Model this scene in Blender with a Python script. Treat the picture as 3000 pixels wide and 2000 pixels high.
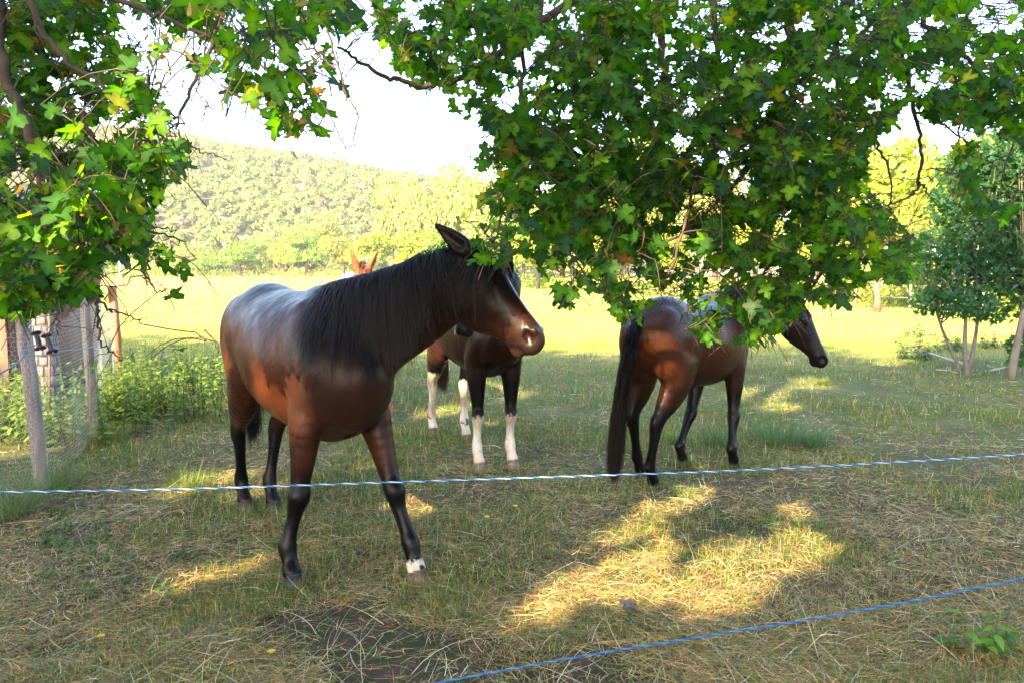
import bpy, math, random
import numpy as np
from mathutils import Vector, Matrix, Quaternion
R = math.radians
sc = bpy.context.scene
for o in list(bpy.data.objects): bpy.data.objects.remove(o)
rng = np.random.default_rng(7)
random.seed(7)

# ------------------------------------------------------------------ camera, sky, sun, exposure
CAM_H = 1.6
cam_d = bpy.data.cameras.new('camera'); cam = bpy.data.objects.new('camera', cam_d)
sc.collection.objects.link(cam); sc.camera = cam
cam_d.sensor_width = 36; cam_d.lens = 26
PITCH = math.atan(68/739.6)
cam.location = (0, 0, CAM_H); cam.rotation_euler = (math.pi/2-PITCH, 0, 0)
cam_d.clip_start = 0.05; cam_d.clip_end = 6000

SUN_EL = R(32); SUN_AZ = R(-150)          # azimuth measured clockwise from +Y: the sun stands behind and left of the camera
sun_dir = Vector((math.sin(SUN_AZ)*math.cos(SUN_EL), math.cos(SUN_AZ)*math.cos(SUN_EL), math.sin(SUN_EL)))
w = bpy.data.worlds.new('World'); sc.world = w; w.use_nodes = True
nt = w.node_tree; nt.nodes.clear()
sky = nt.nodes.new('ShaderNodeTexSky'); sky.sky_type = 'NISHITA'; sky.sun_disc = False
sky.sun_elevation = SUN_EL; sky.sun_rotation = SUN_AZ; sky.air_density = 1.0; sky.dust_density = 2.5; sky.ozone_density = 1.0
bg = nt.nodes.new('ShaderNodeBackground'); bg.inputs['Strength'].default_value = 0.15
out = nt.nodes.new('ShaderNodeOutputWorld')
nt.links.new(sky.outputs[0], bg.inputs[0]); nt.links.new(bg.outputs[0], out.inputs[0])
sun_d = bpy.data.lights.new('sun', 'SUN'); sun_d.energy = 5.0; sun_d.angle = R(0.48); sun_d.color = (1.0, 0.77, 0.46)
sun = bpy.data.objects.new('sun', sun_d); sc.collection.objects.link(sun)
sun.rotation_euler = sun_dir.to_track_quat('Z', 'Y').to_euler()
sc.view_settings.view_transform = 'Standard'; sc.view_settings.look = 'None'
sc.view_settings.exposure = 2.95; sc.view_settings.gamma = 1.0
sc.view_settings.use_curve_mapping = False
sc.cycles.max_bounces = 8; sc.cycles.diffuse_bounces = 4; sc.cycles.transparent_max_bounces = 8
sc.cycles.transmission_bounces = 4; sc.cycles.volume_bounces = 0

# ------------------------------------------------------------------ helpers
SD = np.array(sun_dir)
def P(D, d):
    """a point seen at photo position D (2352-wide picture) at depth d metres"""
    x = D[0]*0.43537 - 512; y = 341.3 - D[1]*0.43537
    cp, sp = math.cos(PITCH), math.sin(PITCH)
    f = 739.6
    v = np.array((x, f*cp + y*sp, -f*sp + y*cp))
    return np.array((0, 0, CAM_H)) + v*(d/v[1])
def link(o): sc.collection.objects.link(o); return o
def empty(name, loc=(0, 0, 0), rz=0):
    o = bpy.data.objects.new(name, None); o.location = loc; o.rotation_euler = (0, 0, rz)
    o.empty_display_size = .2
    return link(o)
def tag(o, label=None, cat=None, group=None, kind=None):
    if label: o['label'] = label
    if cat: o['category'] = cat
    if group: o['group'] = group
    if kind: o['kind'] = kind
    return o
def mesh_np(name, V, F, mat=None, smooth=False, col=None, cname='Col'):
    """V (n,3), F (m,k) with equal-sized faces; col (n,3) per-vertex colour"""
    V = np.ascontiguousarray(V, dtype=np.float32); F = np.ascontiguousarray(F, dtype=np.int32)
    me = bpy.data.meshes.new(name); m, k = F.shape
    me.vertices.add(len(V)); me.vertices.foreach_set('co', V.ravel())
    me.loops.add(m*k); me.loops.foreach_set('vertex_index', F.ravel())
    me.polygons.add(m); me.polygons.foreach_set('loop_start', np.arange(0, m*k, k, dtype=np.int32))
    if smooth: me.polygons.foreach_set('use_smooth', np.ones(m, dtype=bool))
    me.update(calc_edges=True)
    if col is not None:
        a = me.color_attributes.new(cname, 'FLOAT_COLOR', 'POINT')
        c = np.ones((len(V), 4), dtype=np.float32); c[:, :3] = col
        a.data.foreach_set('color', c.ravel())
    if mat: me.materials.append(mat)
    return me
def obj(name, me, parent=None):
    o = bpy.data.objects.new(name, me); link(o)
    if parent is not None: o.parent = parent
    return o
def nrm(v): return v/(np.linalg.norm(v, axis=-1, keepdims=True)+1e-12)

def mat(name, base=(.5, .5, .5), rough=.6, spec=.4, attr=None, noise=None, bump=None, translucent=0, tcol=None, sheen=0, metal=0, stretch=(1, 1, 1)):
    """procedural material: base colour (or attribute) varied by noise=(scale, amount), bump=(scale, strength, dist)"""
    m = bpy.data.materials.new(name); m.use_nodes = True
    n = m.node_tree.nodes; L = m.node_tree.links; n.clear()
    out = n.new('ShaderNodeOutputMaterial'); b = n.new('ShaderNodeBsdfPrincipled')
    b.inputs['Roughness'].default_value = rough; b.inputs['Specular IOR Level'].default_value = spec
    b.inputs['Metallic'].default_value = metal
    if sheen: b.inputs['Sheen Weight'].default_value = sheen; b.inputs['Sheen Roughness'].default_value = .4
    tc = n.new('ShaderNodeTexCoord'); mp = n.new('ShaderNodeMapping'); mp.inputs['Scale'].default_value = stretch
    L.new(tc.outputs['Object'], mp.inputs[0])
    if attr:
        a = n.new('ShaderNodeAttribute'); a.attribute_name = attr; src = a.outputs['Color']
    else:
        rgb = n.new('ShaderNodeRGB'); rgb.outputs[0].default_value = (*base, 1); src = rgb.outputs[0]
    if noise:
        t = n.new('ShaderNodeTexNoise'); t.inputs['Scale'].default_value = noise[0]; t.inputs['Detail'].default_value = 4
        L.new(mp.outputs[0], t.inputs['Vector'])
        mr = n.new('ShaderNodeMapRange'); mr.inputs[1].default_value = .3; mr.inputs[2].default_value = .7
        mr.inputs[3].default_value = 1-noise[1]; mr.inputs[4].default_value = 1+noise[1]
        L.new(t.outputs[0], mr.inputs[0])
        mx = n.new('ShaderNodeVectorMath'); mx.operation = 'SCALE'
        L.new(src, mx.inputs[0]); L.new(mr.outputs[0], mx.inputs['Scale']); src = mx.outputs[0]
    L.new(src, b.inputs['Base Color'])
    if bump:
        t = n.new('ShaderNodeTexNoise'); t.inputs['Scale'].default_value = bump[0]; t.inputs['Detail'].default_value = 5
        L.new(mp.outputs[0], t.inputs['Vector'])
        bp = n.new('ShaderNodeBump'); bp.inputs['Strength'].default_value = bump[1]; bp.inputs['Distance'].default_value = bump[2]
        L.new(t.outputs[0], bp.inputs['Height']); L.new(bp.outputs[0], b.inputs['Normal'])
    if translucent:
        tr = n.new('ShaderNodeBsdfTranslucent'); ms = n.new('ShaderNodeMixShader'); ms.inputs[0].default_value = translucent
        if tcol: 
            g = n.new('ShaderNodeVectorMath'); g.operation = 'MULTIPLY'; g.inputs[1].default_value = tcol
            L.new(src, g.inputs[0]); L.new(g.outputs[0], tr.inputs[0])
        else: L.new(src, tr.inputs[0])
        L.new(b.outputs[0], ms.inputs[1]); L.new(tr.outputs[0], ms.inputs[2]); L.new(ms.outputs[0], out.inputs[0])
    else: L.new(b.outputs[0], out.inputs[0])
    return m

def tube_np(pts, rad, n=6):
    """closed tube along a polyline; returns V, quads F"""
    pts = np.asarray(pts, float); rad = np.broadcast_to(rad, (len(pts),)).astype(float)
    t = nrm(np.gradient(pts, axis=0)); ref = np.array((.31, .2, .93)) if abs(nrm(pts[-1]-pts[0])[2]) < .8 else np.array((.95, .2, .1))
    s = nrm(np.cross(t, ref)); u = np.cross(t, s)
    a = np.linspace(0, 2*np.pi, n, endpoint=False)
    V = pts[:, None]+rad[:, None, None]*(s[:, None]*np.cos(a)[None, :, None]+u[:, None]*np.sin(a)[None, :, None])
    V = V.reshape(-1, 3); m = len(pts); F = []
    i = np.arange(m-1)[:, None]*n; j = np.arange(n)[None]; j2 = (j+1) % n
    F = np.stack([i+j, i+j2, i+n+j2, i+n+j], -1).reshape(-1, 4)
    # caps as quads towards the centre
    V = np.vstack([V, pts[:1], pts[-1:]]); c0, c1 = len(V)-2, len(V)-1
    cap = [(c0, (k+1) % n, k, c0) for k in range(n)]
    b0 = (m-1)*n
    F3 = [[c0, (k+1) % n, k] for k in range(n)]+[[c1, b0+k, b0+(k+1) % n] for k in range(n)]
    F = np.vstack([np.array([[q[0], q[1], q[2]] for q in F]), np.array([[q[0], q[2], q[3]] for q in F]), np.array(F3)])
    return V, F
class Acc:
    """collects triangle pieces into one mesh"""
    def __init__(s): s.V = []; s.F = []; s.C = []; s.n = 0
    def add(s, V, F, c=None):
        s.V.append(np.asarray(V)); s.F.append(np.asarray(F)+s.n); s.n += len(V)
        if c is not None: s.C.append(np.broadcast_to(np.asarray(c, float), (len(V), 3)))
    def mesh(s, name, m=None, smooth=True):
        return mesh_np(name, np.vstack(s.V), np.vstack(s.F), m, smooth, np.vstack(s.C) if s.C else None)
def smooth_path(pts, n=6):
    """Catmull-Rom through control rows (any number of columns)"""
    p = np.asarray(pts, float); q = np.vstack([2*p[0]-p[1], p, 2*p[-1]-p[-2]]); o = []
    for i in range(len(p)-1):
        a, b, c, d = q[i:i+4]
        for t in np.linspace(0, 1, n, endpoint=False):
            o.append(.5*((2*b)+(c-a)*t+(2*a-5*b+4*c-d)*t*t+(3*b-3*c+d-a)*t**3))
    o.append(p[-1]); return np.array(o)
# ------------------------------------------------------------------ noise, ground height and picture-to-ground helpers
_ng = np.random.default_rng(11).random((64, 64))
def vnoise(x, y):
    x = np.asarray(x, float); y = np.asarray(y, float); xi = np.floor(x).astype(int); yi = np.floor(y).astype(int)
    fx = x-xi; fy = y-yi; fx = fx*fx*(3-2*fx); fy = fy*fy*(3-2*fy)
    g = lambda a, b: _ng[a % 64, b % 64]
    return (g(xi, yi)*(1-fx)+g(xi+1, yi)*fx)*(1-fy)+(g(xi, yi+1)*(1-fx)+g(xi+1, yi+1)*fx)*fy
def fbm(x, y, f=1, o=4):
    return sum(vnoise(x*f*2**i+17*i, y*f*2**i-9*i)*.5**i for i in range(o))/sum(.5**i for i in range(o))
def gz(x, y):
    """height of the pasture"""
    d = np.hypot(x, y); k = np.clip((30-d)/20, 0, 1)
    return ((fbm(x, y, 1.2, 3)-.5)*.05+(fbm(x, y, 6, 2)-.5)*.022)*k-.004
def G(D):
    p = P(D, 1.0)-np.array((0, 0, CAM_H)); return (np.array((0, 0, CAM_H))+p*(-CAM_H/p[2]))
def line_depth(Dx):      # distance of the field's far edge, by picture position
    return float(np.interp(Dx, [-400, 200, 640, 1000, 1250, 1500, 1950, 2350, 2700], [230, 225, 205, 130, 72, 52, 38, 28, 24]))

# gaps in the canopy: places that the sun reaches. rows: point on the ray, radius
GAPS = []
def gap(p, r, f=.8): GAPS.append((np.asarray(p, float), r, f))
def gapG(D, r): gap(G(D), r*(1.1 if D[1] > 1130 else 1), .7)
for D, r in [((1385, 1195), .13), ((1440, 1185), .15), ((1500, 1165), .15), ((1560, 1150), .14), ((1600, 1135), .11), ((1350, 1180), .07),
             ((1420, 1215), .12), ((1840, 1255), .14), ((1690, 1260), .09), ((1440, 1300), .11), ((1400, 1330), .10), ((1330, 1345), .09), ((1250, 1345), .07),
             ((1640, 1345), .13), ((1690, 1320), .12), ((1780, 1300), .08), ((1255, 1395), .07), ((1580, 1355), .08), ((1440, 1345), .06), ((1230, 1360), .05),
             ((1740, 905), .3), ((1790, 935), .16), ((1830, 1170), .08), ((1840, 880), .3), ((1660, 1035), .10), ((1170, 960), .2), ((1020, 945), .2), ((1060, 1160), .09), ((960, 1150), .11), ((1000, 1170), .06),
             ((432, 1335), .05), ((590, 1290), .05), ((520, 1100), .12), ((460, 1115), .12), ((600, 1130), .07), ((150, 1005), .3), ((60, 1030), .25), ((870, 1075), .07), ((910, 1065), .06), ((1130, 790+100), .2)]:
    gapG(D, r)
for D, d, r in [((548, 738), 4.55, .055), ((640, 728), 4.15, .06), ((694, 790), 3.95, .065), ((628, 848), 4.05, .06), ((672, 925), 3.93, .045), ((560, 830), 4.3, .04),
                ((502, 893), 4.75, .08), ((672, 1115), 3.6, .03),
                ((1530, 900), 5.35, .07), ((1500, 940), 5.4, .06), ((1480, 960), 5.5, .07), ((1555, 970), 5.3, .05), ((1520, 1010), 5.3, .05), ((1590, 950), 5.9, .05), ((1590, 965), 6.1, .05), ((1700, 900), 5.6, .05), ((1680, 870), 5.6, .04),
                ((1150, 850), 5.6, .06), ((1140, 810), 5.7, .05), ((1000, 980), 6.9, .06), ((1105, 990), 5.9, .04), ((1180, 970), 6.0, .04),
                ((835, 610), 7.3, .3), ((790, 650), 8.2, .35), ((1350, 1075), 5.6, .03),
                ((265, 700), 10.0, .22), ((268, 760), 10.0, .25), ((270, 820), 9.5, .4), ((330, 850), 9.0, 1.0), ((430, 870), 9.0, .7), ((230, 860), 9.0, .8), ((90, 850), 7.5, .5), ((130, 900), 8.5, .5), ((60, 800), 8, .5), ((380, 830), 10.5, .9), ((200, 830), 9.5, .5),
                ((40, 900), 5.5, .04), ((30, 740), 5.6, .08)]:
    gap(P(D, d), r, .30 if r < .09 else .5)
for D, d, r in [((300, 420), 2.2, .07), ((320, 480), 2.2, .08), ((305, 130), 1.5, .08), ((60, 290), 1.7, .06), ((410, 190), 2.0, .05), ((120, 420), 2.0, .04), ((150, 500), 2.0, .04), ((185, 570), 2.0, .04), ((205, 640), 2.0, .05), ((222, 700), 2.0, .05),
                ((215, 330), 2.1, .04), ((250, 420), 2.1, .05), ((290, 500), 2.1, .05), ((320, 560), 2.1, .05), ((350, 520), 2.1, .05), ((20, 80), 1.7, .05), ((20, 230), 1.7, .05), ((380, 660), 2.4, .06), ((165, 615), 1.9, .04), ((160, 790), 2, .06), ((190, 820), 2., .05), ((410, 790), 2.4, .04)]:
    gap(P(D, d), r)
def in_gap(C, margin=0.):
    """which of the points C (n,3) would block a gap"""
    hit = np.zeros(len(C), bool)
    for p, r, f in GAPS:
        q = C-p; t = q@SD; dist = np.linalg.norm(q-t[:, None]*SD, axis=1); hit |= (t > r*.5+.02) & (dist < r+margin*f)
    return hit

# ------------------------------------------------------------------ ground: one sheet, fine near the camera
M_ground = bpy.data.materials.new('pasture_soil'); M_ground.use_nodes = True
def build_ground_mat():
    m = M_ground; n = m.node_tree.nodes; L = m.node_tree.links; n.clear()
    out = n.new('ShaderNodeOutputMaterial'); b = n.new('ShaderNodeBsdfPrincipled'); b.inputs['Roughness'].default_value = .9; b.inputs['Specular IOR Level'].default_value = .15
    tc = n.new('ShaderNodeTexCoord')
    def noise(sc_, det=5, rough=.6):
        t = n.new('ShaderNodeTexNoise'); t.inputs['Scale'].default_value = sc_; t.inputs['Detail'].default_value = det; t.inputs['Roughness'].default_value = rough
        L.new(tc.outputs['Object'], t.inputs['Vector']); return t.outputs[0]
    def ramp(src, pts):
        r = n.new('ShaderNodeValToRGB'); e = r.color_ramp.elements
        while len(e) < len(pts): e.new(.5)
        for k, (p, c) in zip(e, pts): k.position = p; k.color = (*c, 1)
        L.new(src, r.inputs[0]); return r.outputs[0]
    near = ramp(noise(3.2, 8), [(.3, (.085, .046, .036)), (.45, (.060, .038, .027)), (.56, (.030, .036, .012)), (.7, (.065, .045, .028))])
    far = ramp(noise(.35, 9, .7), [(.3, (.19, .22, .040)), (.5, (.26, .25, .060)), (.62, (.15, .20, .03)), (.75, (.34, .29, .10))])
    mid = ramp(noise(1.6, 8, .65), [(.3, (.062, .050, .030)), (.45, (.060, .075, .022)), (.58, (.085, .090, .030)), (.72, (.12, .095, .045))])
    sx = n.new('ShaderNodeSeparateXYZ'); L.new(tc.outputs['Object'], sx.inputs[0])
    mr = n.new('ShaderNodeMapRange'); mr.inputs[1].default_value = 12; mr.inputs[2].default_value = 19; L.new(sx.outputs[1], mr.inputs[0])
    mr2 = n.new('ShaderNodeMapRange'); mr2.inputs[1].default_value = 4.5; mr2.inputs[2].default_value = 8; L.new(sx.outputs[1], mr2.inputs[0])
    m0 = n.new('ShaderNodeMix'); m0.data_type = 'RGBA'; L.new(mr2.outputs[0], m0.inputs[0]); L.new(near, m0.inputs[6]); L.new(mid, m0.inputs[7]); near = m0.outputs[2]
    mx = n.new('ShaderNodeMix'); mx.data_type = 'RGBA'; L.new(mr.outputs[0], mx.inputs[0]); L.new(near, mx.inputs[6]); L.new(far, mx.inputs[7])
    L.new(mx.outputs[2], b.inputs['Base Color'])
    bp = n.new('ShaderNodeBump'); bp.inputs['Strength'].default_value = .6; bp.inputs['Distance'].default_value = .02
    L.new(noise(28, 6), bp.inputs['Height']); L.new(bp.outputs[0], b.inputs['Normal']); L.new(b.outputs[0], out.inputs[0])
build_ground_mat()
def ground():
    ys = np.concatenate([np.linspace(-60, 2, 12), np.linspace(2.2, 14, 150), np.linspace(14.3, 40, 60), np.geomspace(42, 3000, 50)])
    xs = np.concatenate([-np.geomspace(12, 2500, 30)[::-1], np.linspace(-11.8, 11.8, 220), np.geomspace(12, 2500, 30)])
    X, Y = np.meshgrid(xs, ys); Z = gz(X, Y)
    V = np.stack([X.ravel(), Y.ravel(), Z.ravel()], -1); a, b = len(ys), len(xs)
    i = (np.arange(a-1)[:, None]*b+np.arange(b-1)[None]).ravel(); F = np.stack([i, i+1, i+b+1, i+b], -1)
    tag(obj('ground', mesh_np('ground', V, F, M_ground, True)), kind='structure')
ground()

# ------------------------------------------------------------------ hill with its wood
def hill_h(x, y):
    """wooded ridge that falls off to the right"""
    az = 739.6*x/np.maximum(y, 1)+512          # bearing of the place
    crest = np.interp(x, [-420, -260, -200, -150, -73, 0, 80, 200], [84, 84, 80, 72, 57, 44, 30, 0])
    t = np.clip((y-215)/(470-215), 0, 1); t = t*t*(3-2*t)
    back = np.clip((760-y)/250, 0, 1)
    return crest*t*back+(fbm(x, y, .02, 3)-.5)*9*t
M_hill = mat('hill_soil', base=(.13, .11, .05), rough=.95, noise=(.05, .35))
def hill():
    xs = np.linspace(-700, 210, 90); ys = np.linspace(214, 780, 60); X, Y = np.meshgrid(xs, ys); Z = hill_h(X, Y)-.5
    V = np.stack([X.ravel(), Y.ravel(), Z.ravel()], -1); a, b = len(ys), len(xs)
    i = (np.arange(a-1)[:, None]*b+np.arange(b-1)[None]).ravel(); F = np.stack([i, i+1, i+b+1, i+b], -1)
    tag(obj('hill', mesh_np('hill', V, F, M_hill, True)), kind='structure')
hill()

# ------------------------------------------------------------------ foliage clumps
def leaf_cards(C, N, size, rg, fold=.25, ang=None):
    """folded leaf-shaped faces (4 tris) at C with normals N"""
    n = len(C); N = nrm(N); r = nrm(rg.normal(0, 1, (n, 3))); S = nrm(np.cross(N, r)); T = np.cross(N, S)
    size = np.broadcast_to(size, (n,))[:, None]
    a = size*T; b = size*S*.55; u = size*N*fold
    V = np.stack([C-a, C-b*1.0-a*.15+u*.6, C, C+b*1.0-a*.15+u*.6, C+a, ], 1)
    V[:, 2] = C-u*.3
    F0 = np.array([[0, 2, 1], [0, 3, 2], [1, 2, 4], [2, 3, 4]])
    F = (np.arange(n)*5)[:, None, None]+F0[None]
    return V.reshape(-1, 3), F.reshape(-1, 3)
def crown_pts(n, rg, lumps=9, flat=.8, shell=.75):
    """points spread through a lumpy crown of radius about 1, with outward normals"""
    c = rg.normal(0, 1, (lumps, 3)); c = nrm(c)*rg.uniform(.25, .62, (lumps, 1)); c[:, 2] = c[:, 2]*.8; rr = rg.uniform(.32, .52, lumps)
    k = rg.integers(0, lumps, n); d = nrm(rg.normal(0, 1, (n, 3))); d[:, 2] = np.abs(d[:, 2])*.75+d[:, 2]*.25; d = nrm(d)
    rad = rr[k]*(shell+(1-shell)*rg.random(n)**.5+rg.normal(0, .05, n))
    p = c[k]+d*rad[:, None]; return p, nrm(d+rg.normal(0, .55, (n, 3)))
def fol_mat(name, rough=.6, tr=.35, tc=(1.6, 1.8, .5), spec=.3): return mat(name, attr='Col', rough=rough, spec=spec, translucent=tr, tcol=tc, noise=(.8, .12))
M_far = fol_mat('foliage_far'); M_hillf = fol_mat('foliage_hill')
M_bark = mat('bark', base=(.085, .065, .05), rough=.9, noise=(6, .4), bump=(25, .8, .01), stretch=(1, 1, .25))
M_barkl = mat('bark_pale', base=(.13, .11, .09), rough=.85, noise=(8, .35), bump=(30, .5, .006), stretch=(1, 1, .3))

def hill_wood():
    rg = np.random.default_rng(21); A = Acc(); protos = []
    for k in range(6):
        p, nn = crown_pts(170, rg, 6); protos.append((p, nn))
    n = 6500; x = rg.uniform(-430, 190, n); y = 225+(520-225)*rg.random(n)**.8
    az = 739.6*x/y+512; ok = (az > -40) & (az < 640); x, y = x[ok], y[ok]
    z = hill_h(x, y); clear = fbm(x, y, .045, 3); keep = (clear < .68) | (rg.random(len(x)) < .45)
    x, y, z = x[keep], y[keep], z[keep]; VV = []; FF = []; CC = []; off = 0
    for i in range(len(x)):
        p, nn = protos[i % 6]; s = rg.uniform(3.2, 5.2); a = rg.uniform(0, 6.28); c, s_ = math.cos(a), math.sin(a)
        Rm = np.array(((c, -s_, 0), (s_, c, 0), (0, 0, 1.))); q = p@Rm.T*np.array((s, s, s*1.05)); m = nn@Rm.T
        V, F = leaf_cards(q, m, rg.uniform(.7, 1.25, len(q)), rg)
        V = V+np.array((x[i], y[i], z[i]+s*.85)); tone = rg.uniform(.75, 1.3); hue = rg.random()
        base = np.array((.105, .150, .038))*(1-hue)+np.array((.165, .175, .05))*hue
        if rg.random() < .08: base = np.array((.17, .12, .075))
        VV.append(V); FF.append(F+off); off += len(V); CC.append(np.repeat(base*tone*rg.uniform(.8, 1.2, (len(q), 1)), 5, axis=0))
    tag(obj('hillside_wood', mesh_np('hillside_wood', np.vstack(VV), np.vstack(FF), M_hillf, False, np.vstack(CC))), 'pale green wood covering the hillside beyond the field', 'wood', kind='stuff')
hill_wood()

# ------------------------------------------------------------------ trees along the far edge of the field
def crown_mesh(name, n, rg, size, col, lumps=9, tall=1.0, var=.25, shell=.75, m=None):
    p, nn = crown_pts(n, rg, lumps, shell=shell); p = p*np.array((1, 1, tall))
    V, F = leaf_cards(p, nn, rg.uniform(size*.6, size*1.3, n), rg)
    return mesh_np(name, V, F, m or M_far, False, np.repeat(np.array(col)*rg.uniform(1-var, 1+var, (n, 1)), 5, axis=0))
_r = np.random.default_rng(31)
CR = {'yellow-green': [crown_mesh('crown', 3200, _r, .062, (.20, .24, .025)) for _ in range(2)],
      'mid green': [crown_mesh('crown', 3200, _r, .060, (.12, .20, .025)) for _ in range(2)],
      'olive green': [crown_mesh('crown', 3000, _r, .060, (.18, .19, .04), lumps=12) for _ in range(2)],
      'pale green': [crown_mesh('crown', 3600, _r, .050, (.20, .23, .06), lumps=13) for _ in range(2)]}
_tv, _tf = tube_np([(0, 0, 0), (.02, .01, .5), (-.01, 0, 1)], [.05, .035, .02], 7); TR = mesh_np('trunk', _tv, _tf, M_bark, True)
def far_tree(kind, Dx, d, wid, hei, label, low=0.0, name='field_tree', group='trees along the far edge of the field'):
    """wid, hei in metres; low = height of the bare trunk below the crown"""
    b = P((Dx, 700), d); t = empty(name, (b[0], d, float(gz(b[0], d))-.1), _r.uniform(0, 6.28)); tag(t, label, 'tree', group)
    c = obj('crown', CR[kind][_r.integers(0, 2)], t); h = (hei-low)/2; c.scale = (wid/2, wid/2*_r.uniform(.8, 1.1), h*1.08); c.location = (0, 0, low+h*.96)
    k = obj('trunk', TR, t); k.scale = (wid*.7, wid*.7, hei*.62)
    return t
far_rows = [  # kind, Dx, distance offset, width, height, what sets it apart
 ('mid green', 215, 0, 11, 9, 'mid green round tree at the left end of the tree line, behind the leaning posts'),
 ('olive green', 262, 6, 10, 8, 'olive green bushy tree behind the white pole'),
 ('yellow-green', 330, 8, 13, 11, 'broad yellow-green tree right of the white pole'),
 ('pale green', 395, 0, 10, 8.5, 'pale green low tree behind the drooping leaf tips'),
 ('olive green', 440, 14, 11, 13, 'tall olive tree behind the pale low tree'),
 ('mid green', 485, 0, 11, 8.5, 'small darker green tree in front of the gap in the line'),
 ('mid green', 555, -4, 15, 11.5, 'wide rounded green tree with a dark shaded right side'),
 ('pale green', 622, 4, 9, 16, 'slender pale tree with a visible light trunk'),
 ('yellow-green', 655, 0, 10, 13, 'yellow-green tree standing right of the slender pale one'),
 ('mid green', 705, -6, 13, 14, 'bright dense tree left of the pricked ears'),
 ('pale green', 690, 25, 16, 20, 'pale tall tree rising behind the bright dense one'),
 ('pale green', 755, 22, 14, 22, 'pale tall tree above the pricked ears'),
 ('olive green', 790, -14, 12, 12, 'olive tree directly behind the pricked ears'),
 ('yellow-green', 850, -20, 12, 11, 'yellow-green tree right of the pricked ears'),
 ('pale green', 905, 6, 14, 27, 'left of the two tall poplars beside the hill'),
 ('pale green', 955, 0, 12, 24, 'narrower poplar between the two tall ones'),
 ('pale green', 1050, 6, 17, 25, 'right and broader of the tall poplars'),
 ('yellow-green', 960, -25, 11, 9.5, 'yellow-green bush under the poplars'),
 ('mid green', 1020, -20, 10, 8, 'green bush behind the long black ear'),
 ('pale green', 1140, -4, 11, 17, 'tall pale tree behind the forelock of the nearest horse'),
 ('yellow-green', 1235, -4, 7.0, 6.5, 'low bright bush right of the nearest horse\'s forehead'),
 ('mid green', 1200, 3, 8, 9, 'mid green tree behind the low bright bush'),
 ('pale green', 1290, 6, 10, 13, 'pale tree glimpsed over the lowest leaf sprays'),
 ('yellow-green', 1360, 0, 7, 6.5, 'bright bush left of the dark horse\'s rump'),
 ('olive green', 1430, 5, 9, 12, 'olive tree seen through the leaf gaps above the dark horse\'s rump'),
 ('yellow-green', 1520, 0, 7, 6, 'bright bush above the dark horse\'s back'),
 ('pale green', 1500, 12, 11, 17, 'high pale tree behind the hanging trunk-like bough'),
 ('pale green', 1640, 4, 8, 11.5, 'pale tree in the largest gap in the leaves'),
 ('yellow-green', 1730, 0, 6.5, 7, 'bright tree behind the low leaf mass in the middle right'),
 ('yellow-green', 1850, 3, 7, 9, 'yellow tree behind the right leaf mass'),
 ('mid green', 1930, 0, 4.5, 4.2, 'green bush above the dark horse\'s muzzle'),
 ('yellow-green', 2060, 5, 8.5, 11, 'large sunlit yellow tree left of the bluish young maple'),
 ('yellow-green', 2190, 4, 8, 10, 'sunlit yellow tree straight behind the bluish young maple'),
 ('olive green', 2290, 2, 6, 7, 'olive tree behind the right edge of the young maple'),
 ('yellow-green', 2380, 2, 7, 9, 'yellow tree at the right border of the picture'),
 ('olive green', 2110, -3, 3.4, 3.0, 'olive bush at the foot of the large sunlit tree')]
for kind, Dx, do, wd, he, lab in far_rows: far_tree(kind, Dx, line_depth(Dx)+do+3, wd, he, lab)
# low hedge growth that closes the foot of the tree line
def hedge():
    rg = np.random.default_rng(5); C = []; N = []; S = []; K = []
    for Dx in np.linspace(180, 2500, 230):
        d = line_depth(Dx)+rg.uniform(0, 7); r = d*.0105*rg.uniform(.8, 1.6)+.6; b = P((Dx, 700), d); n = 130
        dd = nrm(rg.normal(0, 1, (n, 3))); dd[:, 2] = np.abs(dd[:, 2]); C.append(np.array((b[0], d, 0))+dd*np.array((r*1.3, r*1.3, r))*rg.uniform(.6, 1.05, (n, 1))); N.append(dd+rg.normal(0, .6, (n, 3)))
        S.append(rg.uniform(.05, .11, n)*r+.02); base = [(.19, .22, .025), (.11, .18, .02), (.16, .16, .035)][rg.integers(0, 3)]; K.append(np.array(base)*rg.uniform(.7, 1.25, (n, 1)))
    V, F = leaf_cards(np.vstack(C), np.vstack(N), np.concatenate(S), rg)
    tag(obj('hedgerow', mesh_np('hedgerow', V, F, M_far, False, np.repeat(np.vstack(K), 5, axis=0))), 'low leafy undergrowth along the foot of the far trees', 'undergrowth', kind='stuff')
hedge()
# reddish trunk in the tree line
_t = P((2014, 700), 30.5); tk = empty('old_tree', (_t[0], 30.5, -.05)); tag(tk, 'old tree with a thick reddish trunk above the dark horse\'s muzzle', 'tree')
_v, _f = tube_np([(0, 0, 0), (.02, 0, .5), (-.05, 0, 1.2), (.02, 0, 2.4)], [.17, .13, .12, .11], 9); obj('trunk', mesh_np('trunk', _v, _f, mat('bark_red', base=(.16, .085, .055), rough=.9, noise=(5, .4), bump=(18, .8, .02)), True), tk)
_c = obj('crown', CR['olive green'][0], tk); _c.scale = (2.6, 1.8, 1.7); _c.location = (0, .3, 3.0)
for k in range(4):
    a = _r.uniform(0, 6); _v, _f = tube_np([(0, 0, 1.3), (math.cos(a)*.6, math.sin(a)*.3, 1.6), (math.cos(a)*1.2, math.sin(a)*.4, 2.1)], [.07, .05, .02], 6); obj('limb', mesh_np('limb', _v, _f, M_bark, True), tk)

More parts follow.
